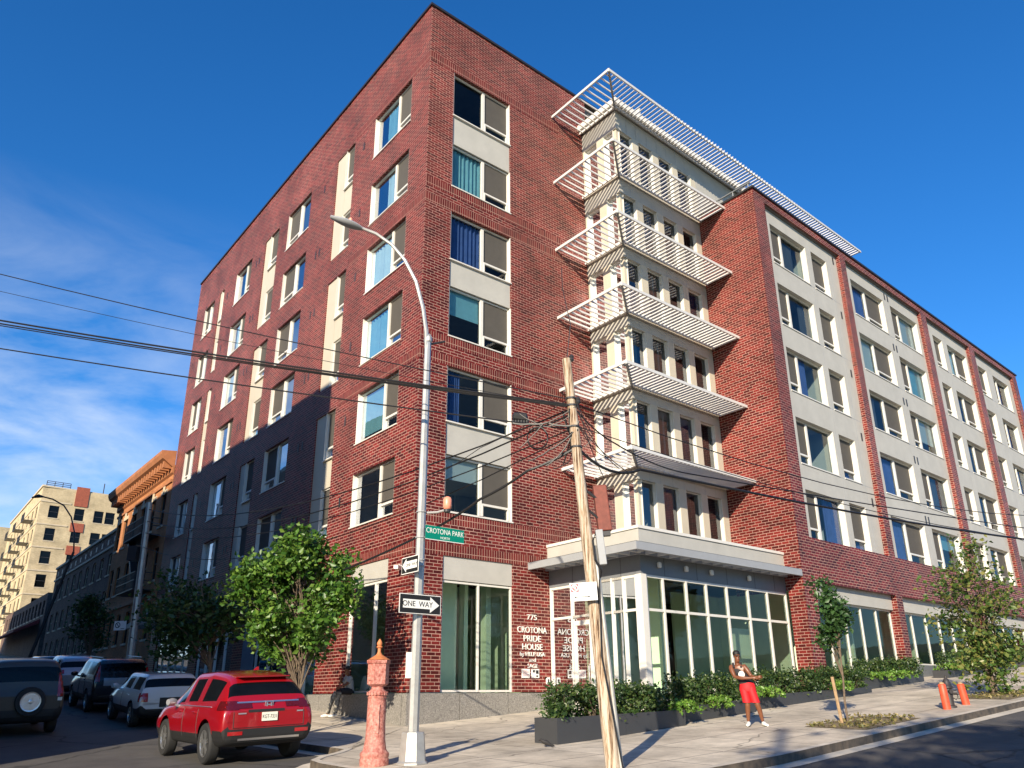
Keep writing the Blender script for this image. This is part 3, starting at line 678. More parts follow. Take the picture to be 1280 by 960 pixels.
wins = [((14.66, 17.5), 'lo', .64), ((17.95, 19.3), None, 0), ((21.5, 24.75), 'hi', .5), ((25.5, 28.5), 'lo', .62), ((30.4, 31.6), None, 0), ((32.2, 34.8), 'hi', .5), ((36.4, 37.7), None, 0), ((38.65, 41.1), 'lo', .6)]
for t in wt:
    for (a, b), nar, sp_ in wins: hol.append((a, b, t - WH, t))
wall(sp, WP, 14.13, 41.71, 5.27, WR - .1, hol, th=.3); sp.build('pale_panel_wall', M['panel'], bld)
jt = MB()
for t in wt:
    for a, b in ((14.15, 20.30), (20.85, 28.76), (29.43, 34.99), (35.74, 41.69)): fbox(jt, WP, a, b, -.003, .003, t - WH - .06, t - WH - .045)
for a in (17.72, 19.6, 25.1, 28.6, 31.9, 38.2): fbox(jt, WP, a, a + .015, -.003, .003, 5.3, WR - .4)
jt.build('panel_joint', M['midgrey'], bld)
for i, t in enumerate(wt):
    for j, ((a, b), nar, s_) in enumerate(wins): window(WP, a, b, t - WH, t, rec=.22, narrow=nar, split=s_, kind=rw.choice(['none', 'none', 'curtain_dark', 'curtain_blue', 'blind']))
vg = MB()
for t in wt:
    for a in (24.98, 25.3, 19.95): fbox(vg, WP, a, a + .1, -.02, .02, t + .15, t + .5)
vg.split('vent_grille', M['dark'], bld)
cp = MB(); fbox(cp, WF, 13.25, 42.45, -.06, .4, WR, WR + .09); fbox(cp, sideW, WV + .41, 0, -.06, .3, WR, WR + .09); cp.split('parapet_coping', M['coping'], bld)
for i in range(4):
    a, b = pil[i][1], pil[i + 1][0]; h = MB(); zb = g((a + b) / 2, -5) + .05
    fbox(h, WP, a, b, .02, .3, 3.15, 3.72); h.build('lintel_panel', M['panel'], bld)
    n = max(3, round((b - a) / 1.25)); glazing('shop_window', WP, a, b, zb + .25, 3.15, [a + (b - a) * k / n for k in range(1, n)], rec=.2)
    h = MB(); fbox(h, WP, a, b, .05, .3, zb - 1, zb + .25); h.build('window_base', M['grey'], bld)
rl = MB()
for v in (-4.6, -3.8, -3.0): rl.tube([W(13.6, v, WR), W(13.6, v, WR + .55)], .025)
rl.tube([W(13.6, -4.7, WR + .55), W(13.6, -2.2, WR + .55)], .04); rl.split('roof_railing', M['grey'], bld)
# --- glazed entrance podium
UP, VP = 5.45, -4.27
PLf, PFf = Fac('L', UP), Fac('F', VP)
pd = MB(); fbox(pd, PLf, VP + .25, 0, 0, .25, 4.13, PT); fbox(pd, PFf, UP, U2, 0, .25, 4.13, PT); pd.split('podium_parapet', M['panel'], bld)
pc = MB(); fbox(pc, PLf, VP + .3, 0, -.04, .3, PT, PT + .09); fbox(pc, PFf, UP - .04, U2, -.04, .3, PT, PT + .09); pc.split('podium_coping', M['white'], bld)
pr = MB(); pr.ub(UP + .25, U2, VP + .25, 0, 4.0, 4.3); pr.build('podium_roof', M['roof'], bld)
pg = MB(); fbox(pg, PLf, VP + .25, 0, .05, .3, 3.32, 4.13); fbox(pg, PFf, UP + .05, U2, .05, .3, 3.32, 4.13); pg.split('podium_fascia', M['grey'], bld)
pgj = MB()
for a in (6.6, 8.2, 9.8, 11.4, 12.6): fbox(pgj, PFf, a, a + .015, .046, .052, 3.34, 4.1)
for a in (-1.2, -2.4, -3.4): fbox(pgj, PLf, a, a + .015, .046, .052, 3.34, 4.1)
pgj.build('panel_joint', M['dark'], bld)
zb0 = -.45
glazing('entrance_glazing', PLf, -4.02, -.02, zb0, 3.32, [-1.09, -1.95, -2.95, -3.45], [2.33], rec=.1, ft=.075)
glazing('entrance_glazing', PFf, UP + .25, U2 - .02, zb0 + .3, 3.32, [6.51, 7.63, 8.65, 9.75, 10.95, 12.1], [2.33], rec=.1, ft=.075)
cpst = MB(); fbox(cpst, PFf, UP + .0, UP + .24, .0, .22, -.9, 3.32); cpst.build('corner_post', M['white'], bld)
dr = MB()
for a0, a1 in ((-2.0, -1.12),): 
    fbox(dr, PLf, a0 + .03, a0 + .12, .06, .15, -.45, 2.2); fbox(dr, PLf, a1 - .12, a1 - .03, .06, .15, -.45, 2.2); fbox(dr, PLf, a0 + .12, a1 - .12, .06, .15, 2.06, 2.2); fbox(dr, PLf, a0 + .12, a1 - .12, .06, .15, -.45, -.25)
o = dr.build('entrance_door', M['white'], bld); h = MB(); h.tube([PLf.p(-1.9, .02, .4), PLf.p(-1.9, -.03, .45), PLf.p(-1.9, -.03, .85), PLf.p(-1.9, .02, .9)], .018); h.build('handle', M['chrome'], o)
sl = MB(); sl.ub(UP, U2, VP, 0, -1.2, zb0); sl.build('podium_floor', M['floorslab'], bld)
# canopy: steel edge beam, cross ribs, glass top
UC, VC, ZC = 4.56, -4.96, 3.86
cb = MB()
cb.ub(UC, UC + .1, VC, -.005, ZC - .02, ZC + .2); cb.ub(UC + .1, U2 + .0, VC, VC + .1, ZC - .02, ZC + .2)
cb.ub(UP - .12, UP - .04, VP - .08, -.005, ZC, ZC + .12); cb.ub(UP - .04, U2, VP - .08, VP, ZC, ZC + .12)
cn = cb.build('entrance_canopy', M['midgrey'], bld)
cr_ = MB()
for i in range(1, 16): u = UP - .9 + (U2 - UP + .9) * i / 16; cr_.ub(u - .03, u + .03, VC + .1, VP - .08 if u > UP - .12 else VC + .1 + (u - UC) * .7, ZC, ZC + .1)
for i in range(1, 10): v = VC * i / 10; cr_.ub(UC + .1, UP - .12 if v > VP else UC + .2 + (v - VC), v - .03, v + .03, ZC, ZC + .1)
cr_.build('canopy_rib', M['louvre'], cn)
cg = MB(); cg.ub(UC + .02, UP - .02, VC + .02, -.005, ZC + .2, ZC + .215); cg.ub(UP - .02, U2, VC + .02, VP - .01, ZC + .2, ZC + .215); cg.build('canopy_glass', glass('frosted_canopy_glass', (.9, .92, .89), 1.3, .2), cn)
cl = MB()
for u in (6.3, 7.6, 8.9, 11.0):
    cl.lathe([(.05, 0), (.07, .02), (.07, .14), (.03, .17)], 10, base=W(u, VP - .02, 3.55))
cl.split('soffit_lamp', M['white'], bld)
# --- roofs, rear walls, floors and room walls inside
rf = MB(); rf.ub(.05, 42, .05, 27.8, ROOF - .3, ROOF - .05); rf.ub(U2 + .1, 42, WV + .1, 0, WR - .35, WR - .1); rf.split('roof', M['roof'], bld)
bk = MB(); bk.ub(.3, 42, 27.6, 27.9, -1, ROOF - .3); bk.ub(42.0, 42.3, WV + .43, 0, -1, WR - .35); bk.ub(41.9, 42.2, 0, 27.6, -1, ROOF - .3); bk.ub(14.0, 41.9, .0, .3, WR - .1, ROOF - .3); bk.split('rear_wall', M['brick'], bld)
fl = MB()
for z in [4.35] + [b - .75 for b in B_[:5]]:
    fl.ub(.27, 4.6, .27, 27.5, z - .3, z); fl.ub(4.601, 13.2, .27, 4.6, z - .3, z)
    if z > 4.5: fl.ub(UB + .31, U2, VB + .31, .269, z - .3, z)
for t in wt: fl.ub(U2 + .02, 41.8, PV + .31, 3.5, t - 2.78, t - 2.5)
fl.ub(.27, 42, .27, 27.5, -1.2, -.2); fl.split('floor_slab', M['floorslab'], bld)
rm = MB(); rm.ub(4.5, 4.6, 4.6, 27.5, 4.3, ROOF - .3); rm.ub(4.61, 13.2, 4.5, 4.6, 4.3, ROOF - .3); rm.ub(U2 + .2, 41.8, 3.4, 3.5, 3.8, WR - .4)
for a in (5.3, 9.4, 13.9, 17.2, 21.4, 23.8): rm.ub(.3, 4.49, a, a + .1, 4.35, ROOF - .3)
for a in (17.7, 21.0, 24.9, 29.5, 31.8, 35.8, 38.0): rm.ub(a, a + .1, PV + .32, 3.39, 4.8, WR - .4)
rm.ub(5.4, 5.5, .3, 4.49, 4.36, ROOF - .31); rm.ub(10.1, 10.2, -1.7, 4.4, 4.7, ROOF - .4)
rm.split('room_wall', M['room'], bld)
rg = MB(); rg.ub(.3, 13, 6.0, 6.1, -.2, 4.0); rg.ub(4.9, 5.0, .3, 3.2, -.2, 4.0); rg.ub(8.6, 8.75, -2.2, -1.3, -.45, 4.0); rg.ub(7.0, 7.1, 1.5, 5.9, -.2, 4.0); rg.ub(13.4, 41.5, 1.2, 1.3, -.2, 3.9)
rg.ub(.35, 2.5, 1.2, 1.3, -.2, 4.0); rg.ub(2.8, 2.95, 1.2, 1.5, -.2, 4.0); rg.ub(3.55, 3.75, 1.0, 1.3, -.2, 4.0); rg.ub(1.7, 1.8, 2.2, 4.3, -.2, 4.0); rg.ub(12.0, 13.2, -2.6, -2.5, -.45, 2.2); rg.ub(6.3, 7.2, -1.0, -.9, -.45, 4.0)
for a in (16.5, 19.5, 25.0, 32.0): rg.ub(a, a + .12, -3.2, 1.19, -.2, 3.9)
rg.ub(.3, 6.9, 9.0, 9.1, -.2, 4.0)
rg.split('lobby_wall', M['roomgreen'], bld)
# lettering by the entrance
TF = lambda u, z, d=-.02: frame_mat(W(u, d, z), FV)
LU = 4.69
for s_, z, cap, wid in (('775', 2.35, .165, .42), ('CROTONA', 1.96, .19, 1.26), ('PRIDE', 1.70, .19, .74), ('HOUSE', 1.45, .19, .86), ('by HELP USA', 1.235, .125, 1.06), ('and', 1.06, .11, .28), ('SAGE', .885, .125, .42)):
    o = text(s_, cap / .72, bld, TF(LU, z), M['letter'], .012, 'wall_lettering', width=wid)
pl = MB(); fbox(pl, FF, 4.24, 4.56, -.03, .0, .54, .80); o = pl.build('notice_plate', M['signwhite'], bld)
pl = MB(); fbox(pl, FF, 4.64, 4.96, -.03, .0, .54, .80); o2_ = pl.build('notice_plate', M['signwhite'], bld)
q = MB()
for i in range(6): fbox(q, FF, 4.28, 4.28 + (.24 if i % 3 else .16), -.034, -.029, .76 - i * .032, .768 - i * .032)
q.build('ruled_lines', M['signred'], o)
q = MB(); fbox(q, FF, 4.69, 4.77, -.034, -.029, .70, .77); fbox(q, FF, 4.82, 4.93, -.034, -.029, .66, .77); fbox(q, FF, 4.83, 4.91, -.034, -.029, .57, .62); q.build('plate_marks', M['ink'], o2_)
ic = MB(); fbox(ic, FF, 5.27, 5.41, -.05, .0, .36, .56); o = ic.build('intercom', M['signwhite'], bld); q = MB(); fbox(q, FF, 5.31, 5.37, -.055, -.049, .41, .51); q.build('speaker_grille', M['dark'], o)
sc_ = MB(); p = LF.p(.55, -.16, 3.55); sc_.tube([LF.p(.55, 0, 3.6), LF.p(.55, -.12, 3.62)], .03); sc_.box(-.07, .07, -.17, .12, -.055, .055, T=frame_mat(p, (1, 0, 0)) @ Matrix.Rotation(R(90), 4, 'X') @ Matrix.Rotation(R(18), 4, 'Z'))
o = sc_.build('security_camera', M['white'], bld); tag(o, '', '') if False else None
#PART3
# ------------------------------------------------------------------ neighbouring buildings
def old_building(name, label, v0, v1, u0, zt, m, rows, cols, ww, wh, depth=14, near=None, trim=None, cat='building'):
    b = thing(name, label, cat, W(u0, v0, g(0, v0)))
    fc = Fac('L', u0); holes = []
    for zb in rows:
        for c in cols: holes.append((c - ww / 2, c + ww / 2, zb, zb + wh))
    w = MB(); wall(w, fc, v0, v1, g(0, v0) - 1, zt, holes, th=.22); w.build('street_wall', m, b)
    nf = Fac('F', v0); nh = []
    if near:
        for zb in near[0]:
            for c in near[1]: nh.append((c - near[2] / 2, c + near[2] / 2, zb, zb + near[3]))
    w = MB(); wall(w, nf, u0, u0 + depth, g(0, v0) - 1, zt, nh, th=.22); w.build('side_wall', m, b)
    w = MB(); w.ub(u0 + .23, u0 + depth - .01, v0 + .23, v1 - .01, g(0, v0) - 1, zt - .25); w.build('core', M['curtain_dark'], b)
    for f_, hs_ in ((fc, holes), (nf, nh)):
        for h in hs_:
            fr = MB(); e = .06; a0, a1, z0, z1 = h
            fbox(fr, f_, a0, a0 + e, .1, .17, z0, z1); fbox(fr, f_, a1 - e, a1, .1, .17, z0, z1); fbox(fr, f_, a0 + e, a1 - e, .1, .17, z0, z0 + e); fbox(fr, f_, a0 + e, a1 - e, .1, .17, z1 - e, z1)
            fbox(fr, f_, a0 + e, a1 - e, .08, .16, (z0 + z1) / 2 - .03, (z0 + z1) / 2 + .03)
            if a1 - a0 > 1.3: fbox(fr, f_, (a0 + a1) / 2 - .04, (a0 + a1) / 2 + .04, .082, .165, z0 + e, (z0 + z1) / 2 - .03); fbox(fr, f_, (a0 + a1) / 2 - .04, (a0 + a1) / 2 + .04, .082, .165, (z0 + z1) / 2 + .03, z1 - e)
            o = fr.build('window', M['dark'] if trim != 'light' else M['stone'], b)
            p = MB(); p.quad(f_.p(a0, .14, z0), f_.p(a1, .14, z0), f_.p(a1, .14, z1), f_.p(a0, .14, z1)); p.build('pane', M['oldglass'], o)
            s = MB(); fbox(s, f_, a0 - .08, a1 + .08, -.06, .1, z0 - .12, z0 - .003); s.build('sill', M['stone'], o)
    return b, fc, nf
ob, ofc, _ = old_building('orange_brick_house', 'old orange brick tenement with bracketed cornice beside the tall red building', 28.0, 41.3, 0.0, 12.75, M['orange_brick'], [3.1, 6.3, 9.4], [29.4, 31.7, 34.0, 36.3, 38.6, 40.4], 1.0, 1.85)
c = MB()
prof = [(0, 12.2), (-.12, 12.3), (-.12, 12.62), (-.75, 13.05), (-.85, 13.3), (-.85, 13.5), (0, 13.6)]
for (d0, z0), (d1, z1) in zip(prof[:-1], prof[1:]): c.quad(W(d0, 27.97, z0), W(d1, 27.97, z1), W(d1, 41.6, z1), W(d0, 41.6, z0))
c.quad(*[W(d, 27.97, z) for d, z in prof]); c.quad(*[W(d, 41.6, z) for d, z in prof][::-1])
co_ = c.build('cornice', M['terracotta'], ob)
c = MB()
for i in range(22): v = 28.2 + 13.2 * i / 21.5; fbox(c, ofc, v, v + .26, -.6, -.1, 12.55, 12.98)
c.build('brackets', M['terracotta'], co_)
c = MB()
fbox(c, ofc, 28.0, 41.3, -.1, 0, 11.75, 11.9); fbox(c, ofc, 28.0, 41.3, -.08, 0, 5.35, 5.6); c.split('string_course', M['terracotta'], ob)
for v in [29.4, 31.7, 34.0, 36.3, 38.6, 40.4]:
    c = MB(); fbox(c, ofc, v - .62, v + .62, -.05, .02, 11.27, 11.5); fbox(c, ofc, v - .16, v + .16, -.1, -.05, 11.22, 11.72); c.build('keystone_lintel', M['stone'], ob)
fe = MB()
for z in (5.7, 8.8):
    fbox(fe, ofc, 29.0, 33.2, -1.1, -.02, z, z + .05)
    for zz in (z + .5, z + .95): fbox(fe, ofc, 29.0, 33.2, -1.1, -1.06, zz, zz + .04); fbox(fe, ofc, 29.0, 29.04, -1.06, -.02, zz, zz + .04); fbox(fe, ofc, 33.16, 33.2, -1.06, -.02, zz, zz + .04)
    for i in range(22): v = 29.02 + 4.14 * i / 21; fbox(fe, ofc, v, v + .025, -1.095, -1.065, z + .05, z + .95)
fe.hexa([W(-.5, 30, 5.75), W(-.9, 30, 5.75), W(-.9, 30.2, 5.75), W(-.5, 30.2, 5.75), W(-.5, 32.6, 8.8), W(-.9, 32.6, 8.8), W(-.9, 32.8, 8.8), W(-.5, 32.8, 8.8)])
fe.build('fire_escape', M['dark'], ob)
lb, lfc, _ = old_building('low_brick_building', 'low dark brown brick building with pierced parapet between orange house and cream block', 41.6, 66, 0.3, 11.2, M['brown_brick'], [3.2, 5.6, 8.2], [43.4 + 2.6 * i for i in range(9)], 1.2, 1.5, trim='light')
c = MB(); fbox(c, lfc, 41.6, 66, -.12, .3, 11.2, 11.38); fbox(c, lfc, 41.6, 66, -.1, 0, 10.1, 10.25); c.build('parapet_coping', M['stone'], lb)
c = MB()
for i in range(12): fbox(c, lfc, 42.6 + 2 * i, 43.0 + 2 * i, -.01, .02, 10.5, 10.9)
c.build('parapet_slots', M['dark'], lb)
c = MB()
for v in (44, 52, 60): fbox(c, lfc, v, v + .9, 1.5, 2.3, 11.2, 12.4)
c.split('chimney', M['brown_brick'], lb)
rows = [25.0 - .4 - 3.05 * i - 1.65 for i in range(6)]
cb_, cfc, cnf = old_building('cream_apartment_block', 'tall sunlit cream brick apartment block at the far end of the side street', 104, 136, 2.2, 27.0, M['cream_brick'], rows, [106.5, 110, 114, 119, 123, 127, 131], 1.5, 1.65, near=(rows, [4.0, 7.2, 9.7, 11.2, 13.4], 1.25, 1.65))
c = MB()
for i in range(7): fbox(c, cfc, 104, 136, -.08, 0, 24.9 - 3.05 * i + .1, 24.9 - 3.05 * i + .28); fbox(c, cnf, 2.2, 6.0, -.08, 0, 24.9 - 3.05 * i + .1, 24.9 - 3.05 * i + .28)
fbox(c, cfc, 103.9, 136, -.15, .3, 27.0, 27.25); fbox(c, cnf, 2.2, 16.2, -.15, .3, 27.0, 27.2); c.split('stone_band', M['stone'], cb_)
c = MB(); fbox(c, cnf, 6.35, 8.05, -.1, -.005, 24.9, 27.6); fbox(c, cnf, 6.35, 8.05, -.1, -.005, 21.4, 22.6); fbox(c, cnf, 6.35, 8.05, -.1, -.005, 18.3, 19.5); c.split('red_brick_band', M['oldred'], cb_)
for v in (108.2, 116.5, 125):
    for r in rows[:5]:
        c = MB()
        fbox(c, cfc, v - 1.4, v + 1.4, -1.3, -.1, r - .2, r - .12)
        for zz in (r + .3, r + .8): fbox(c, cfc, v - 1.4, v + 1.4, -1.3, -1.25, zz, zz + .06)
        for i in range(8): fbox(c, cfc, v - 1.4 + .39 * i, v - 1.36 + .39 * i, -1.3, -1.25, r - .12, r + .8)
        c.build('fire_balcony', M['dark'], cb_)
c = MB()
for u in (2.6, 3.6, 4.6, 5.6): c.tube([W(u, 104.6, 27.2), W(u, 104.6, 28.0)], .05)
for z in (27.5, 27.75, 28.0): c.tube([W(2.6, 104.6, z), W(5.6, 104.6, z)], .04)
c.tube([W(10.5, 108, 27), W(10.5, 108, 29.5)], .07); fbox(c, cnf, 12.5, 14.2, 2, 3.5, 27.2, 28.4); c.split('roof_railing', M['dark'], cb_)
fb2, _, _ = old_building('pale_apartment_block', 'pale apartment block farthest down the side street behind the cream block', 142, 172, -1.5, 27.5, M['cream_brick'], [10, 13.2, 16.4, 19.6, 22.8], [145 + 4 * i for i in range(7)], 1.4, 1.7, depth=20)
sb, sfc, _ = old_building('shuttered_shop_row', 'low street corner shops with a red awning in front of the cream block', 70, 100, .5, 9.6, M['brown_brick'], [7.6], [71.5 + 2.2 * i for i in range(13)], 1.2, 1.4)
c = MB(); c.hexa([W(-1.6, 72, 6.0), W(.48, 72, 6.9), W(.48, 96, 6.9), W(-1.6, 96, 6.0), W(-1.6, 72, 6.15), W(.48, 72, 7.3), W(.48, 96, 7.3), W(-1.6, 96, 6.15)]); c.build('awning', M['redawning'], sb)
# blocks across the side street: outside the frame, they shade it
old_building('brown_brick_block', 'tall brown brick apartment block across the side street from the red corner building', -3.6, 21.5, -35, 19.2, M['brown_brick'], [1 + 3.2 * i for i in range(5)], [-1.5 + 3 * i for i in range(7)], 1.3, 1.7, depth=18.0)
w_ = MB(); fcx = Fac('L', -17.0); fbox(w_, fcx, -3.59, 21.4, .001, .2, -1.8, 19.2); w_.build('street_wall', M['brown_brick'], bpy.data.objects['brown_brick_block'])
o_ = thing('grey_brick_block', 'plain brown brick block farther along across the side street', 'building', W(-17, 22, 0)); w_ = MB(); w_.ub(-35, -17, 21.8, 26, -2, 19.7); w_.ub(-35, -17, 26.05, 29.5, -2, 17.2); w_.ub(-35, -17, 29.55, 78, -2, 21.5); w_.build('wall', M['brown_brick'], o_)

# ------------------------------------------------------------------ trees and planting
def leaves(name, centres, n_each, spread, size, m, parent, seed=0, squash=.8, lo=None):
    r = np.random.RandomState(seed); org = np.array(ORG.get(parent.name, Vector()))
    cs = np.repeat(np.array([tuple(c) for c in centres]), n_each, axis=0)
    P = cs + r.normal(size=cs.shape) * np.array([spread, spread, spread * squash])
    if lo is not None: P[:, 2] = np.maximum(P[:, 2], lo + r.rand(len(P)) * .1)
    N = len(P)
    d = r.normal(size=(N, 3)); d[:, 2] = d[:, 2] * .6 - .35; d /= np.linalg.norm(d, axis=1)[:, None]
    a = r.normal(size=(N, 3)); a[:, 2] += .0; a -= (a * d).sum(1)[:, None] * d; a /= np.linalg.norm(a, axis=1)[:, None]
    nn = np.cross(d, a); sz = size * (.45 + .95 * r.rand(N))[:, None]; w = sz * .30
    p0 = P - d * sz * .5; p3 = P + d * sz * .5; p1 = P + a * w + nn * w * .35 - d * sz * .05; p2 = P - a * w + nn * w * .35 - d * sz * .05
    V = np.stack([p0, p1, p3, p2], 1).reshape(-1, 3) - org
    idx = np.arange(N) * 4; F_ = np.stack([idx, idx + 1, idx + 2, idx, idx + 2, idx + 3], 1).reshape(-1)
    me = bpy.data.meshes.new(name); me.vertices.add(4 * N); me.vertices.foreach_set('co', V.astype(np.float32).ravel())
    me.loops.add(6 * N); me.loops.foreach_set('vertex_index', F_.astype(np.int32)); me.polygons.add(2 * N)
    me.polygons.foreach_set('loop_start', (np.arange(2 * N) * 3).astype(np.int32)); me.polygons.foreach_set('loop_total', np.full(2 * N, 3, np.int32))
    me.materials.append(m); me.update(); me.validate()
    o = bpy.data.objects.new(name, me); COL.objects.link(o); o.parent = parent; ORG[o.name] = ORG.get(parent.name, Vector()); return o
def tree(name, label, base, top, crown_c, crown_r, n_tips, n_each, spread, leaf, m, seed, trunk_r=.08, stems=1, bark='bark', group=None, cat='tree', lowskirt=None, lean=(0, 0)):
    t = thing(name, label, cat, base, group=group); r = random.Random(seed); mb = MB(); tips = []
    base = Vector(base); cc = Vector(crown_c); rx, ry, rz = crown_r
    starts = []
    for s in range(stems):
        b0 = base + Vector((r.uniform(-.12, .12), r.uniform(-.1, .1), -.05)) * (stems > 1) + Vector((0, 0, -.03))
        e = Vector((cc.x + r.uniform(-.5, .5) * rx * (stems > 1), cc.y + r.uniform(-.4, .4) * ry * (stems > 1), cc.z + rz * (.5 if stems == 1 else r.uniform(-.3, .7))))
        pts = []; n = 7
        for i in range(n):
            f = i / (n - 1); p = b0.lerp(e, f) + Vector((math.sin(f * 5 + s + seed) * .06, math.cos(f * 4 + seed) * .06, 0)) * min(1, f * 3); pts.append(p)
        mb.tube(pts, [trunk_r * (1 - .8 * i / (n - 1)) for i in range(n)], 8); starts.append(pts)
    lobes = []
    while len(lobes) < max(7, n_tips // 6):
        q = Vector((r.uniform(-1, 1), r.uniform(-1, 1), r.uniform(-1, 1)))
        if .45 < q.length < .92: lobes.append(q * r.uniform(.85, 1.12))
    for i in range(n_tips):
        lb = r.choice(lobes); q = lb + Vector((r.gauss(0, .17), r.gauss(0, .17), r.gauss(0, .14)))
        tip = cc + Vector((q.x * rx, q.y * ry, q.z * rz)); tips.append(tip)
        pts = r.choice(starts); k = r.randint(2, 5); s0 = pts[k].copy()
        if s0.z > tip.z: s0 = pts[max(1, k - 2)].copy()
        mid = s0.lerp(tip, .5) + Vector((0, 0, .12 * rz)); mb.tube([s0, mid, tip], [trunk_r * .32, trunk_r * .2, trunk_r * .07], 5, cap=False)
    mb.build('trunk', M[bark], t, smooth=True)
    if lowskirt: tips += lowskirt
    leaves('crown', tips, n_each, spread, leaf, M[m], t, seed)
    return t
p = G(-3.0, .25)
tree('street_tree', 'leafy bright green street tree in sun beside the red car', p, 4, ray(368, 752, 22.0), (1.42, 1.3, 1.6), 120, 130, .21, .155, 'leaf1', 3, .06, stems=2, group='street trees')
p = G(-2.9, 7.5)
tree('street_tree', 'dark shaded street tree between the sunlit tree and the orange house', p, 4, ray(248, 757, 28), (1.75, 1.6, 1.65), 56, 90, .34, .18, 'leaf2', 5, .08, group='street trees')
p = G(-3.0, 27)
tree('street_tree', 'shaded street tree in front of the low brown building behind leaning pole', p, 4, W(-3.2, 27, g(0, 27) + 2.6), (1.1, 1.3, 1.3), 30, 80, .3, .17, 'leaf2', 8, .08, group='street trees')
p = G(4.85, -10.6)
t3 = tree('young_tree', 'slender young staked tree with narrow dark crown in a soil pit', p, 4, ray(1038, 762, 18.9), (.27, .27, .80), 30, 75, .12, .11, 'leaf2', 12, .028, group='young trees along the park street kerb')
p = G(12.9, -10.75)
tree('young_tree', 'bushy multi stemmed yellowing young tree beside the orange bollards', p, 4, ray(1222, 752, 24.3), (1.35, 1.2, 1.9), 66, 52, .22, .135, 'leaf4', 14, .04, stems=4, group='young trees along the park street kerb', lowskirt=[ray(1243 + random.uniform(-28, 26), random.uniform(790, 862), 24.0 + random.uniform(-.3, .3)) for _ in range(34)])
for i, (u_, v_) in enumerate(((4.62, -10.72),)):
    t = thing('tree_stake', 'short timber stake driven beside the slender young tree', 'stake', G(u_ - .1, v_)); mb = MB(); mb.tube([ray(1053, 906, 18.75), ray(1040, 846, 18.75)], .035, 7); mb.build('post', M['stake'], t)
def pit(u0, u1, v0, v1, seed):
    mb = MB(); n = 10
    for i in range(n):
        for j in range(5):
            c = [(u0 + (u1 - u0) * a / n, v0 + (v1 - v0) * b / 5) for a, b in ((i, j), (i + 1, j), (i + 1, j + 1), (i, j + 1))]
            mb.quad(*[G(a, b, .008 + .02 * (a > u0 + .01 and a < u1 - .01 and b > v0 + .01 and b < v1 - .01) * math.sin(a * 9 + b * 7) ** 2) for a, b in c], uv=c)
    struct(mb.build('soil', M['soil']))
    gs = leaves_top('grass', [G(random.Random(seed * 99 + k).uniform(u0, u1), random.Random(seed * 77 + k + 1).uniform(v0, v1), .05) for k in range(120)], 4, .05, .075, M['dry'], seed)
def leaves_top(name, cs, n, sp, sz, m, seed):
    d = bpy.data.objects.new('tmp', None); ORG['tmp'] = Vector(); o = leaves(name, cs, n, sp, sz, m, d, seed, squash=.35); o.parent = None; bpy.data.objects.remove(d); o['kind'] = 'stuff'; return o
M['dry'] = leafmat('dry_weeds', (.10, .11, .03), (.20, .17, .06), (.34, .27, .12))
pit(3.9, 6.4, -11.5, -10.1, 1); pit(11.6, 14.8, -11.55, -10.2, 2)
# trees of the park behind the viewpoint: they throw the shade on the road and show in the glass
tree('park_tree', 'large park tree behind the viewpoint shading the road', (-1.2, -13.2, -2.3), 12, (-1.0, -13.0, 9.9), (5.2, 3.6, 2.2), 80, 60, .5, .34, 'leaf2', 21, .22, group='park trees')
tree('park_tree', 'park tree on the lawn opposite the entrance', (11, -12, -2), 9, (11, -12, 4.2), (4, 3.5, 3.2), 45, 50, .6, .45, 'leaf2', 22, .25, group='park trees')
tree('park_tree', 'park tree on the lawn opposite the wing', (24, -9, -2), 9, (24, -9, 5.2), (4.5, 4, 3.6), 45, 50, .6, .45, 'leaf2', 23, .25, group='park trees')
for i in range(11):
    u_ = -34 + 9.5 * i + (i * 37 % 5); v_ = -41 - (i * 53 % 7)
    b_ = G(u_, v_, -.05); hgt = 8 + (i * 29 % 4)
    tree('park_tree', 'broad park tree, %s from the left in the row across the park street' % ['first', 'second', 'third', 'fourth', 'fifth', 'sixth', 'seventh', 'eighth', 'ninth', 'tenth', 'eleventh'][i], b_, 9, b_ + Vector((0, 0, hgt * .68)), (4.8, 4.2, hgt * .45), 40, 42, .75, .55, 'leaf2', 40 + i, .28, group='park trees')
# planters and hedges
def planter(label, u0, u1, v0, v1, ztop):
    t = thing('planter_box', label, 'planter', G((u0 + u1) / 2, (v0 + v1) / 2), group='charcoal planters along the facade'); mb = MB(); w = .05
    def slab(a0, a1, b0, b1):
        P = lambda a, b, z: W(a, b, z)
        def zt(a): return ztop[0] + (ztop[1] - ztop[0]) * (a - u0) / (u1 - u0)
        mb.hexa([G(a0, b0, -.03), G(a1, b0, -.03), G(a1, b1, -.03), G(a0, b1, -.03), W(a0, b0, zt(a0)), W(a1, b0, zt(a1)), W(a1, b1, zt(a1)), W(a0, b1, zt(a0))])
    n = max(1, round((u1 - u0) / 2.2))
    for i in range(n): a, b = u0 + (u1 - u0) * i / n, u0 + (u1 - u0) * (i + 1) / n; slab(a + .003, b - .003, v0, v0 + w); slab(a + .003, b - .003, v1 - w, v1)
    slab(u0, u0 + w, v0 + w, v1 - w); slab(u1 - w, u1, v0 + w, v1 - w); mb.build('box', M['planter'], t)
    s = MB(); s.hexa([W(u0 + w, v0 + w, ztop[0] - .3), W(u1 - w, v0 + w, ztop[1] - .3), W(u1 - w, v1 - w, ztop[1] - .3), W(u0 + w, v1 - w, ztop[0] - .3), W(u0 + w, v0 + w, ztop[0] - .06), W(u1 - w, v0 + w, ztop[1] - .06), W(u1 - w, v1 - w, ztop[1] - .06), W(u0 + w, v1 - w, ztop[0] - .06)]); s.build('earth', M['soil'], t)
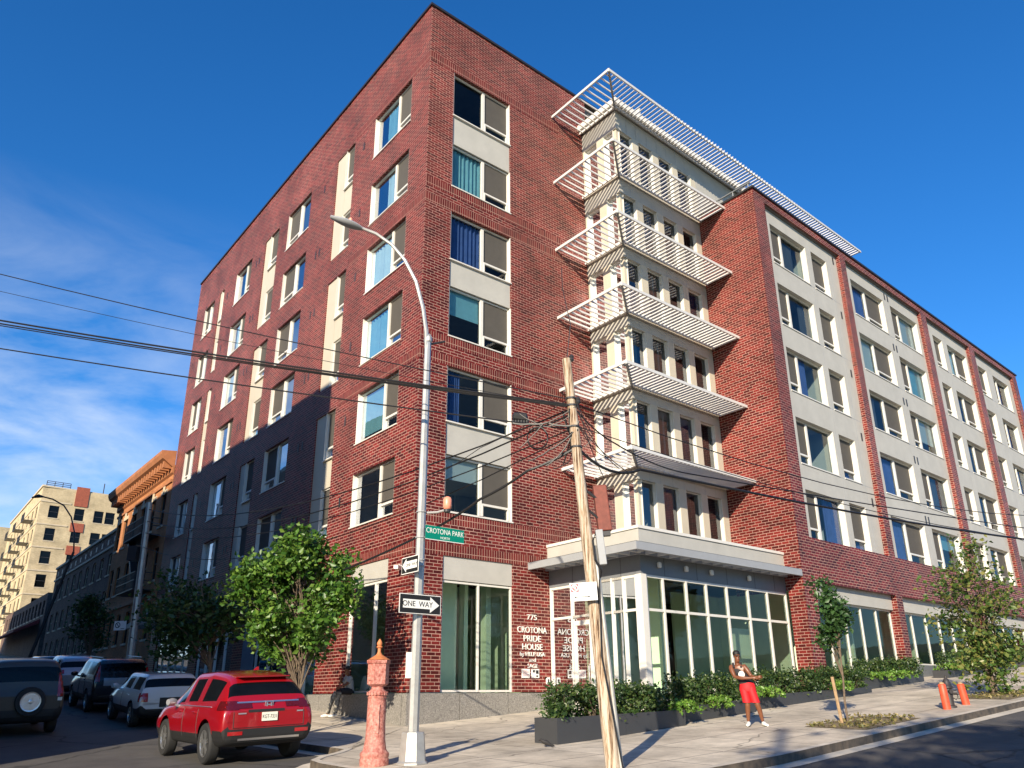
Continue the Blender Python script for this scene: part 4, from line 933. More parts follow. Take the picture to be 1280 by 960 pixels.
planter('long charcoal planter box nearest the leaning wooden pole', -.9, 3.2, -7.42, -6.70, (-.40, -.30))
planter('charcoal planter box behind the man in red shorts', 3.4, 6.6, -7.05, -6.35, (-.27, -.08))
planter('low charcoal planter box ending at the wing corner pier', 6.9, 13.6, -6.75, -6.1, (-.02, .22))
planter('charcoal planter box under first shop window of the wing', 14.6, 19.2, -6.0, -5.35, (.52, .72))
planter('dark planter box under second shop window of the wing', 21.4, 29.0, -6.0, -5.4, (.86, 1.25))
planter('farthest dark planter box along the wing', 30.0, 41.0, -6.0, -5.4, (1.4, 2.0))
hr = random.Random(4)
def shrub(label, u, v, zb, rx, rz, n=26, each=60, m='leaf3', leaf=.085, group='clipped shrubs in the planters'):
    c = W(u, v, zb); t = thing('hedge_shrub', label, 'shrub', c, group=group); mb = MB(); tips = []
    for i in range(n):
        q = Vector((hr.uniform(-1, 1) * rx * .85, hr.uniform(-1, 1) * .26, hr.uniform(.12, .9) * rz)); tip = c + FV * q.x + LV * q.y + Vector((0, 0, q.z)); tips.append(tip)
        mb.tube([c + Vector((hr.uniform(-.06, .06), hr.uniform(-.06, .06), -.08)), tip], [.012, .004], 4, cap=False)
    for s in (-.6, -.2, .2, .6): tips.append(c + FV * rx * s + Vector((0, 0, rz * .95)))
    mb.build('stems', M['bark'], t); leaves('foliage', tips, each, .095, leaf, M[m], t, hr.randint(0, 9999), squash=.9)
shr = [(-.35, 'shrub at the left end of the long planter'), (.55, 'shrub second from the left end of the long planter'), (1.4, 'shrub just right of the leaning wooden pole'), (2.3, 'thinner shrub at the right end of the long planter')]
for i, (u, l) in enumerate(shr): shrub('dark green clipped ' + l, u, -7.06, -.46 + .025 * i, .55, .60 if i < 3 else .52)
for i, (u, l) in enumerate(((3.85, 'left end of the planter behind the man'), (4.75, 'middle of the planter behind the man'), (5.75, 'right end of the planter behind the man'))): shrub('glossy clipped shrub at the ' + l, u, -6.7, -.30 + .055 * i, .58, .60)
for i, (u, l) in enumerate(((7.5, 'left end of'), (8.6, 'left of the middle of'), (9.7, 'in the middle of'), (10.8, 'right of the middle of'), (11.9, 'next to the pier end of'), (12.9, 'at the pier end of'))): shrub('clipped shrub ' + l + ' the low planter', u, -6.42, -.10 + .04 * i, .68, .64)
for i, (u, l) in enumerate(((15.2, 'left end'), (16.6, 'left middle'), (17.8, 'right middle'), (18.7, 'right end'))): shrub('loose shrub at the ' + l + ' of the planter under the first wing window', u, -5.68, .45 + .05 * i, .65, .56, n=20)
for i in range(6): shrub('loose shrub ' + ['first', 'second', 'third', 'fourth', 'fifth', 'sixth'][i] + ' from the left under the second wing window', 22.0 + 1.3 * i, -5.7, .85 + .065 * i, .7, .6, n=16, each=45)
for i in range(6): shrub('far loose shrub ' + ['first', 'second', 'third', 'fourth', 'fifth', 'sixth'][i] + ' from the left in the farthest planter', 30.6 + 1.9 * i, -5.7, 1.35 + .11 * i, .95, .6, n=16, each=40, leaf=.11)
def fern(label, c, rad, n=14):
    t = thing('fern', label, 'fern', c, group='ferns spilling from the planters'); cs = []
    mb = MB()
    for i in range(n):
        a = 2 * math.pi * i / n + hr.uniform(-.2, .2); L_ = rad * hr.uniform(.7, 1.1); pts = []
        for k in range(6): f = k / 5; pts.append(Vector(c) + Vector((math.cos(a) * L_ * f, math.sin(a) * L_ * f, .22 * math.sin(f * 2.2) - .18 * f * f)))
        mb.tube(pts, [.006] * 6, 4, cap=False); cs += pts[1:]
    mb.build('stalks', M['bark'], t); leaves('fronds', cs, 16, .035, .085, M['fern'], t, hr.randint(0, 999))
fern('pale green fern spilling beside the planter joint left of the man', W(3.3, -7.3, -.30), .36); fern('bright fern behind the right leg of the man', W(4.9, -7.1, -.22), .38)
fern('bright green fern right of the man in red shorts', W(7.3, -6.9, .0), .45); fern('small fern at the foot of the brick corner pier', W(11.6, -6.85, .18), .35)
for i, u in enumerate((15.6, 17.0)): fern(('left' if i == 0 else 'right') + ' bright fern spilling from planter under first wing window', W(u, -6.05, .50 + .08 * i), .6)
for i, u in enumerate((21.9, 24.0, 26.2)): fern(['left', 'middle', 'right'][i] + ' fern spilling from planter under second wing window', W(u, -6.05, .92 + .1 * i), .7)

# ------------------------------------------------------------------ street furniture
# fire alarm pedestal
b = G(-4.91, -7.11); t = thing('fire_alarm_pedestal', 'faded red cast iron fire alarm pedestal with torch finial at street corner', 'fire alarm', b)
mb = MB(); mb.lathe([(.235, -.02), (.245, .03), (.245, .10), (.235, .12), (.245, .15), (.245, .19), (.21, .225), (.195, .25), (.185, .31), (.17, .40), (.162, .6), (.157, 1.0), (.155, 1.04), (.168, 1.06), (.150, 1.08), (.172, 1.11), (.172, 1.135), (.15, 1.16), (.11, 1.19), (.10, 1.235)], 20, b); mb.build('pedestal', M['firered'], t, smooth=True)
mb = MB(); mb.lathe([(.11, 1.23), (.165, 1.26), (.185, 1.275), (.185, 1.60), (.205, 1.615), (.208, 1.66), (.19, 1.668)], 6, b, rot=.35); o = mb.build('alarm_box', M['firered'], t)
mb = MB(); mb.box(-.07, .07, -.012, .012, 1.33, 1.54, T=Matrix.Translation(b + Vector((-.09, -.135, 0))) @ Matrix.Rotation(R(-34), 4, 'Z')); mb.build('alarm_door', M['firered'], o)
mb = MB(); mb.lathe([(.20, 1.668), (.13, 1.71), (.06, 1.75), (.045, 1.77), (.03, 1.80), (.03, 1.86), (.055, 1.875), (.055, 1.89), (.035, 1.90), (.05, 1.93), (.045, 1.96), (.02, 2.0), (.004, 2.02)], 12, b); mb.build('torch_finial', M['fireorange'], t, smooth=True)
mb = MB(); mb.box(-.055, .055, -.01, .01, .5, .95, T=Matrix.Translation(b + Vector((.02, -.158, 0)))); mb.build('access_door', M['firered'], t)
mb = MB()
for i in range(20): a = 2 * math.pi * i / 20; mb.box(-.014, .014, -.01, .01, 1.095, 1.15, T=Matrix.Translation(b) @ Matrix.Rotation(a, 4, 'Z') @ Matrix.Translation((0, .172, 0)))
mb.build('beading', M['firered'], t)
# signal pole with curved lamp arm
b = G(-4.37, -7.49); t = thing('lamp_post', 'galvanised steel street lamp post with curved arm carrying street signs at corner', 'lamp post', b)
def octo(prof, base=b): m_ = MB(); m_.lathe(prof, 8, base, rot=math.pi / 8); return m_
octo([(.27, -.03), (.27, .02), (.235, .05), (.20, .47), (.19, .49), (.10, .50)]).build('base', M['galv'], t)
ptop = ray(535, 428, 15.1); mb = MB(); mb.tube([b + Vector((0, 0, .48)), b.lerp(ptop, .5), ptop], [.095, .082, .065], 8); mb.build('shaft', M['galv'], t)
mb = MB(); mb.lathe([(.075, 0), (.085, .02), (.085, .1), (.06, .16), (.012, .2)], 10, ptop); mb.build('pole_cap', M['galv'], t)
arm_pts = [ray(x, y, 15.1 - k * .06) for k, (x, y) in enumerate([(533.5, 441), (533, 415), (529, 385), (520, 352), (506, 325), (490, 306), (470, 292), (452, 285)])]
mb = MB(); mb.tube(arm_pts, [.045, .043, .042, .04, .038, .036, .034, .032], 8); mb.build('arm', M['galv'], t, smooth=True)
hd = MB(); A0, A1 = ray(453, 286, 14.6), ray(413, 271, 14.4); dv = (A1 - A0); N = 9
sec = []
prev = None
for i in range(N):
    f = i / (N - 1); c_ = A0.lerp(A1, f); w_ = .05 + .085 * math.sin(math.pi * min(1, f * 1.05) ** .8); h_ = .035 + .03 * math.sin(math.pi * f)
    s_ = dv.normalized().cross(Vector((0, 0, 1))).normalized(); st = len(hd.v)
    for k in range(10): a = 2 * math.pi * k / 10; hd.v.append(c_ + s_ * w_ * math.cos(a) + Vector((0, 0, 1)) * h_ * math.sin(a))
    if prev is not None:
        for k in range(10): hd.f.append((prev + k, prev + (k + 1) % 10, st + (k + 1) % 10, st + k)); hd.mi.append(0)
    prev = st
hd.f.append(tuple(range(10))); hd.mi.append(0); hd.f.append(tuple(prev + k for k in range(10))); hd.mi.append(0)
o = hd.build('lamp_head', M['midgrey'], t, smooth=True)
mb = MB(); c_ = A0.lerp(A1, .38); mb.lathe([(.035, .03), (.045, .05), (.045, .12), (.02, .15)], 10, c_); mb.build('photocell', M['lamppink'], o)
mb = MB()
q0 = ray(545, 437, 15.1); mb.tube([ptop + Vector((0, 0, -.05)), ray(556, 427, 15.3)], .022, 6); mb.build('bracket_arm', M['dark'], t)
mb = MB(); la = ray(534, 641, 15.05); lbv = ray(555, 640, 15.0); mb.tube([la, la.lerp(lbv, .6), lbv + Vector((0, 0, .03))], .022, 8); o = mb.build('lamp_bracket', M['galv'], t)
mb = MB(); mb.lathe([(.02, 0), (.06, .02), (.06, .06), (.045, .08)], 12, lbv + Vector((.06, 0, -.02))); mb.build('globe_socket', M['dark'], o)
mb = MB(); mb.lathe([(.045, .06), (.07, .08), (.082, .14), (.08, .25), (.06, .29), (.02, .31)], 14, lbv + Vector((.06, 0, -.02))); mb.build('globe', M['lamppink'], o, smooth=True)
mb = MB()
for y in (765, 708, 700, 672, 640, 755): 
    f = (ray(520, y, 15.1).z - b.z - .48) / (ptop.z - b.z - .48); c_ = (b + Vector((0, 0, .48))).lerp(ptop, f); mb.lathe([(.099, -.012), (.099, .012)], 12, c_)
mb.build('band_clamp', M['midgrey'], t)
mb = MB(); c_ = b + Vector((-.11, -.03, 1.35)); mb.box(-.05, .05, -.04, .04, 0, .42, T=Matrix.Translation(c_)); mb.build('control_box', M['galv'], t)
def signboard(name, label, cat, T, w, h, m, border=None, group=None, rounded=.015):
    t = thing(name, label, cat, T.translation, group=group); mb = MB(); mb.box(-w / 2, w / 2, -h / 2, h / 2, -.006, 0, T=T)
    mb.build('board', M[m], t, bevel=.003); return t
def decal(t, name, T, polys, m, d=.003):
    mb = MB()
    for poly in polys:
        n = len(poly); st = len(mb.v)
        for z in (.0005, d): mb.v += [T @ Vector((x, y, z)) for x, y in poly]
        mb.f.append(tuple(st + n + i for i in range(n))); mb.mi.append(0)
        for i in range(n): mb.f.append((st + i, st + (i + 1) % n, st + n + (i + 1) % n, st + n + i)); mb.mi.append(0)
    return mb.build(name, M[m], t)
def rect(x0, x1, y0, y1): return [(x0, y0), (x1, y0), (x1, y1), (x0, y1)]
sc0 = ray(521, 756, 15.02)
T = frame_mat(sc0, FV); T.translation = sc0 - T.col[2].xyz * -.11
t1 = signboard('one_way_sign', 'large white on black one way sign with arrow pointing right', 'sign', T, .90, .335, 'signwhite', group='one way signs on the lamp post')
decal(t1, 'black_field', T, [rect(-.435, .435, -.155, .155)], 'ink', .002)
decal(t1, 'arrow', T, [[(-.37, -.075), (.21, -.075), (.21, -.135), (.41, 0), (.21, .135), (.21, .075), (-.37, .075)]], 'signwhite', .004)
text('ONE  WAY', .13, t1, T @ Matrix.Translation((-.06, -.002, .006)), M['ink'], .001)
s2 = ray(518.5, 706.5, 15.0); T = frame_mat(s2, -LV); T.translation = s2 + T.col[2].xyz * .10
t2 = signboard('one_way_sign', 'small white on black one way sign with arrow pointing left', 'sign', T, .60, .30, 'signwhite', group='one way signs on the lamp post')
decal(t2, 'black_field', T, [rect(-.285, .285, -.135, .135)], 'ink', .002)
decal(t2, 'arrow', T, [[(.25, -.07), (-.13, -.07), (-.13, -.12), (-.27, 0), (-.13, .12), (-.13, .07), (.25, .07)]], 'signwhite', .004)
text('ONE WAY', .088, t2, T @ Matrix.Translation((.06, -.002, .006)), M['ink'], .001)
s3 = ray(556.5, 668.2, 15.3); T = frame_mat(s3, FV)
t3_ = signboard('street_name_sign', 'green street name sign reading Crotona Park North on lamp post', 'sign', T, .90, .26, 'signgreen')
decal(t3_, 'white_edge', T, [rect(-.45, .45, -.13, -.118)], 'signwhite', .002)
text('CROTONA PARK', .135, t3_, T @ Matrix.Translation((-.0, .035, .002)), M['signwhite'], .001, sx=.84); text('NORTH', .062, t3_, T @ Matrix.Translation((0, -.075, .002)), M['signwhite'], .001)
mb = MB(); mb.tube([ray(527, 660, 15.1), ray(532, 661, 15.08)], .015, 6); mb.build('mount', M['dark'], t3_)
# leaning utility pole
pb, pt_ = ray(767, 966, 13.61), ray(708, 449, 13.6)
pb = pb + (pb - pt_).normalized() * .15
t = thing('utility_pole', 'leaning weathered wooden utility pole carrying cables in front of entrance', 'utility pole', pb)
mb = MB(); mb.tube([pb.lerp(pt_, f) for f in (0, .15, .3, .45, .6, .8, 1)], [.116, .112, .106, .10, .094, .086, .078], 14); mb.build('pole', M['wood'], t, smooth=True)
def onpole(y): f = (966 - y) / (966 - 449); return (pb + (pt_ - pb) * min(1, .02 + f * .98))
mb = MB(); mb.tube([onpole(962) + Vector((.125, -.04, 0)), onpole(800) + Vector((.12, -.04, 0)), onpole(705) + Vector((.11, -.05, 0))], .032, 8); mb.build('conduit', M['galv'], t, smooth=True)
mb = MB(); c_ = ray(751, 683, 13.5); mb.box(-.06, .06, -.06, .06, -.30, .27, T=Matrix.Translation(c_) @ Matrix.Rotation(R(-5), 4, 'Y')); mb.build('junction_box', M['midgrey'], t, bevel=.01)
mb = MB()
for a in range(12): f = a / 11; pass
mb.tube([ray(745, 665, 13.5), ray(741, 676, 13.45), ray(744, 700, 13.42), ray(752, 712, 13.45), ray(750, 722, 13.5)], .02, 6); mb.tube([onpole(722) + Vector((.15, -.05, 0)), ray(752, 820, 13.48), ray(779, 962, 13.45)], .014, 6); mb.build('riser_cable', M['cable'], t)
mb = MB()
for y in (632, 657): mb.tube([onpole(y) + Vector((.05, 0, 0)), ray(762, y + 2, 13.7)], .022, 6)
mb.build('step_iron', M['dark'], t)
mb = MB()
for y in (507, 517, 547, 575): c_ = onpole(y); mb.lathe([(.102, -.015), (.102, .015)], 14, c_)
mb.build('pole_band', M['dark'], t)
mb = MB(); mb.lathe([(.03, 0), (.05, .03), (.035, .06), (.05, .09), (.02, .13)], 10, onpole(515) + Vector((.11, -.03, 0))); mb.lathe([(.03, 0), (.05, .03), (.035, .06), (.05, .09), (.02, .13)], 10, onpole(453) + Vector((.085, -.02, 0))); mb.build('insulator', M['dark'], t)
ub_ = thing('cable_box', 'rust red terminal box hung on step irons right of wooden pole', 'terminal box', ray(757, 668, 13.72)); mb = MB(); mb.box(-.115, .115, -.09, .09, .05, .83, T=Matrix.Translation(ray(757, 668, 13.72)) @ Matrix.Rotation(R(-5), 4, 'Y')); mb.build('case', M['rust'], ub_, bevel=.02); mb = MB(); mb.box(-.08, .08, -.06, .06, -.03, .049, T=Matrix.Translation(ray(757, 668, 13.72)) @ Matrix.Rotation(R(-5), 4, 'Y')); mb.build('cap', M['dark'], ub_)
s4 = ray(729.5, 739.5, 13.42); T = frame_mat(s4, Vector((1, -.10, .045)))
t4 = signboard('parking_sign', 'white street cleaning no parking sign with red text on wooden pole', 'sign', T, .43, .285, 'signwhite', group='no parking signs')
ring = lambda cx, cy, r0, r1, n=20: [[(cx + r0 * math.cos(2 * math.pi * i / n), cy + r0 * math.sin(2 * math.pi * i / n)), (cx + r1 * math.cos(2 * math.pi * i / n), cy + r1 * math.sin(2 * math.pi * i / n)), (cx + r1 * math.cos(2 * math.pi * (i + 1) / n), cy + r1 * math.sin(2 * math.pi * (i + 1) / n)), (cx + r0 * math.cos(2 * math.pi * (i + 1) / n), cy + r0 * math.sin(2 * math.pi * (i + 1) / n))] for i in range(n)]
decal(t4, 'symbol_field', T, [rect(-.20, -.075, .0, .125)], 'signred', .002); decal(t4, 'prohibition_ring', T, ring(-.137, .062, .042, .055) + [[(-.175, .09), (-.166, .099), (-.099, .034), (-.108, .025)]], 'signwhite', .004)
text('P', .075, t4, T @ Matrix.Translation((-.137, .062, .003)), M['signwhite'], .001)
for i, s_ in enumerate(('Monday', 'Thursday', '11:30AM-1PM')): text(s_, .046, t4, T @ Matrix.Translation((-.06, .095 - .045 * i, .002)), M['signred' if i < 2 else 'ink'], .001, align='LEFT', sx=.9)
decal(t4, 'double_arrow', T, [[(-.16, -.08), (-.125, -.062), (-.125, -.074), (.07, -.074), (.07, -.062), (.105, -.08), (.07, -.098), (.07, -.086), (-.125, -.086), (-.125, -.098)]], 'ink', .002)
# far leaning pole with its sign
fb = G(-3.5, 16.6); ft = ray(187, 628, 34.6); t = thing('utility_pole', 'grey shaded utility pole leaning right in front of the orange house', 'utility pole', fb); mb = MB(); mb.tube([fb, fb.lerp(ft, .5), ft], [.17, .15, .12], 10); mb.build('pole', M['galv'], t)
mb = MB(); c_ = fb.lerp(ft, .72); mb.box(-.18, .18, -.2, .2, -.3, .3, T=Matrix.Translation(c_ + Vector((-.35, -.1, 0)))); mb.build('transformer', M['dark'], t)
T = frame_mat(ray(150, 782, 34.0), Vector((1, -.15, .02))); t5 = signboard('parking_sign', 'small white no parking sign on far grey utility pole', 'sign', T, .52, .36, 'signwhite', group='no parking signs')
decal(t5, 'prohibition_ring', T, ring(-.1, .02, .08, .11) + [[(-.17, .08), (-.15, .1), (-.03, -.04), (-.05, -.06)]], 'ink', .003); decal(t5, 'underline', T, [rect(.05, .2, -.13, -.11)], 'ink', .003)
b = G(-3.7, 44); t = thing('lamp_post', 'dark distant street lamp with curved arm in front of the cream block', 'lamp post', b); dd = b.y
mb = MB(); mb.tube([b, ray(92, 690, dd)], [.12, .08], 8); mb.build('shaft', M['dark'], t)
mb = MB(); mb.tube([ray(x, y, dd) for x, y in ((92, 692), (93, 665), (89, 646), (80, 632), (66, 624), (50, 620))], .05, 7); mb.build('arm', M['dark'], t); mb = MB(); mb.tube([ray(54, 621, dd), ray(48, 620, dd), ray(40, 622, dd)], [.06, .14, .05], 8); mb.build('lamp_head', M['dark'], t)
# unseen pole behind the viewpoint whose shadow falls across the pavement
t = thing('utility_pole', 'tall wooden utility pole behind the viewpoint', 'utility pole', (-5.9, -15.8, -2.5)); mb = MB(); mb.tube([(-5.9, -15.8, -2.5), (-5.9, -15.8, 13.2)], [.12, .1], 10); mb.build('pole', M['wood'], t)
# overhead cables
def cable(label, pts, r, sag=0.0, cat='cable'):
    pts = [Vector(p) for p in pts]; out = []
    for i in range(len(pts) - 1):
        a, b_ = pts[i], pts[i + 1]; n = 10
        for k in range(n + (i == len(pts) - 2)): f = k / n; out.append(a.lerp(b_, f) + Vector((0, 0, -sag * 4 * f * (1 - f))))
    mb = MB(); mb.tube(out, r, 5); o = mb.build('overhead_cable', M['cable'], smooth=True); tag(o, label, cat, 'overhead cables'); return o
LFT = -260
def lin(x0, y0, x1, y1, x): return y0 + (y1 - y0) * (x - x0) / (x1 - x0)
cable('uppermost thin cable crossing the sky left of the building', [ray(LFT, lin(0, 341, 260, 407, LFT), 16), onpole(508)], .011, .16)
cable('very thin second cable below the uppermost one at left', [ray(LFT, lin(0, 367, 260, 434, LFT), 16), onpole(519)], .006, .17)
for i, (dy, rr) in enumerate(((0, .02), (4.0, .017), (6.5, .012))): cable(['thick top strand', 'middle strand', 'thin lower strand'][i] + ' of the heavy cable bundle crossing the sky', [ray(LFT, lin(0, 401 + dy, 260, 448 + dy * .8, LFT), 16 + .05 * i), onpole(516 + dy * .5)], rr, .12)
cable('lowest single cable crossing the sky at left', [ray(LFT, lin(0, 446, 260, 500, LFT), 16), onpole(551)], .014, .10)
tgt = ft + Vector((0, 0, -.3))
for i, (y0, dz, rr, sg) in enumerate(((521, 0, .016, .9), (528, -.5, .016, 1.0), (548, -1.0, .013, .9), (556, -1.6, .012, 1.2))): cable(['first', 'second', 'third', 'fourth'][i] + ' drooping cable from wooden pole down to the far grey pole', [onpole(y0), tgt + Vector((0, 0, dz))], rr, sg)
cable('thick drooping cable looping from wooden pole to low left of lamp post', [onpole(575), ray(660, 588, 13.9), ray(600, 624, 14.6), ray(540, 662, 15.8), ray(430, 712, 19)], .024, .03)
cable('thin cable rising from the lamp post to wooden pole', [ray(520, 605, 16), ray(600, 560, 14.8), onpole(505)], .007, .05)
P2 = ray(1420, 688, 26)
cable('thick dark cable running right across the wing', [onpole(574), ray(800, 587, 14.3), P2], .026, .22)
cable('thin upper cable running right across the wing', [onpole(512), ray(1420, 652, 26) + Vector((0, 0, .4))], .011, .9)
cable('thin middle cable running right across the wing', [onpole(545), ray(1420, 682, 26)], .009, .55)
cable('slack cable drooping over the lowest sunshade', [onpole(515), ray(770, 555, 14.2), ray(860, 592, 15.5), P2 + Vector((0, 0, .25))], .014, .08)
cable('thin wire from pole top up the brick wall', [onpole(452), ray(713, 405, 13.7), ray(703, 360, 13.9), ray(702, 335, 14)], .008, 0)
cable('thin slack wire between pole bands', [onpole(517) + Vector((.1, -.05, 0)), ray(742, 545, 13.5), onpole(575) + Vector((.12, -.05, 0))], .008, .03)
tg = random.Random(5)
for i in range(9):
    a_ = onpole(tg.uniform(508, 578)) + Vector((tg.uniform(-.1, .1), -.08, 0)); b_ = ray(tg.uniform(640, 705), tg.uniform(512, 590), 13.7 + tg.uniform(-.05, .2)); m_ = a_.lerp(b_, .5) + Vector((tg.uniform(-.08, .08), 0, tg.uniform(-.22, .1)))
    cable(['shortest', 'upper', 'looping', 'drooping', 'middle', 'crossing', 'lower', 'twisted', 'lowest'][i] + ' tangled cable end beside the bands of the wooden pole', [a_, a_.lerp(m_, .55) + Vector((0, 0, -.03)), m_, m_.lerp(b_, .5) + Vector((0, 0, -.02)), b_], .009 + .004 * (i % 3), .015)
for i in range(4):
    a_ = onpole(tg.uniform(510, 560)) + Vector((.08, -.08, 0)); b_ = ray(tg.uniform(745, 800), tg.uniform(535, 600), 13.9)
    cable(['first', 'second', 'third', 'fourth'][i] + ' thin drooping cable right of the wooden pole top', [a_, a_.lerp(b_, .5) + Vector((0, 0, tg.uniform(-.15, .02))), b_], .008, .03)
cl = []
for i in range(61): a = 2 * math.pi * i / 20; c_ = ray(672, 547, 13.9); cl.append(c_ + Vector((math.cos(a) * .18, .01 * i / 10, math.sin(a) * .2)))
mb = MB(); mb.tube(cl, .012, 5); tag(mb.build('cable_coil', M['cable']), 'round coil of black cable hanging left of wooden pole', 'cable coil')
t = thing('splice_case', 'knobbly black cable splice case hanging on the cable bundle', 'splice case', ray(650, 522, 14.1)); mb = MB(); c_ = ray(650, 522, 14.1); mb.tube([c_ + Vector((-.14, 0, .02)), c_ + Vector((-.11, 0, .02)), c_ + Vector((.11, 0, -.01)), c_ + Vector((.14, 0, -.01))], [.03, .09, .09, .03], 10)
mb.build('case', M['cable'], t); mb = MB()
for k in range(6): mb.lathe([(.02, -.14), (.03, -.1), (.03, -.06)], 8, c_ + Vector((-.12 + .05 * k, -.03, 0)))
mb.build('terminals', M['cable'], t)
# hydrant and bollards
def bollard(label, px, h, lean):
    b = ray(*px); b = W(*(lambda q: (q[0], q[1], g(*q)))(inv(b.x, b.y))); t = thing('bollard', label, 'bollard', b, group='orange bollards by the hydrant'); mb = MB(); e = b + Vector((lean, 0, h)); mb.tube([b - Vector((0, 0, .02)), b.lerp(e, .5), b.lerp(e, .96), e], [.092, .09, .088, .07], 14); mb.build('post', M['bollard'], t, smooth=True)
    mb = MB(); mb.lathe([(.06, 0), (.05, .03), (.0, .045)], 12, e); mb.build('cap', M['stake'], t)
    return b
b1_ = bollard('taller orange bollard directly in front of the fire hydrant', (1184, 886, 20.75), .56, -.03); bollard('shorter orange bollard standing right of the fire hydrant', (1208, 881, 21.7), .48, -.06)
hb = G(*inv(b1_.x + .26, b1_.y + .34)); t = thing('fire_hydrant', 'dark fire hydrant half hidden behind the taller orange bollard', 'hydrant', hb)
mb = MB(); mb.lathe([(.14, -.02), (.14, .04), (.095, .06), (.09, .42), (.12, .44), (.12, .48), (.10, .50), (.085, .58), (.05, .65), (.025, .67), (.025, .72), (.01, .73)], 14, hb); mb.build('barrel', M['hydrant'], t, smooth=True)
mb = MB(); mb.tube([hb + Vector((.08, 0, .34)), hb + Vector((.19, -.03, .34))], [.055, .06], 10); mb.tube([hb + Vector((0, -.05, .36)), hb + Vector((0, -.16, .36))], [.045, .05], 10); mb.build('outlet', M['hydrant'], t)
mb = MB(); mb.tube([hb + Vector((.19, -.03, .33)), hb + Vector((.2, -.03, .24)), hb + Vector((.15, -.03, .18)), hb + Vector((.09, -.03, .22))], .012, 5); mb.build('chain', M['dark'], t)
# a small dark bird on the pavement by the planter
bb = ray(682, 933, 17.1); bb = G(*inv(bb.x, bb.y)); t = thing('bird', 'small dark bird on the pavement by the planter end', 'bird', bb)
mb = MB(); mb.tube([bb + Vector((-.13, .02, .11)), bb + Vector((-.09, .01, .13)), bb + Vector((-.05, 0, .10)), bb + Vector((.02, 0, .075)), bb + Vector((.08, 0, .045)), bb + Vector((.17, 0, .02))], [.008, .024, .035, .045, .028, .012], 8); mb.tube([bb + Vector((-.01, .015, .06)), bb + Vector((-.01, .015, 0))], .006, 4); mb.tube([bb + Vector((.01, -.015, .06)), bb + Vector((.01, -.015, 0))], .006, 4); mb.build('body', M['bird'], t, smooth=True)
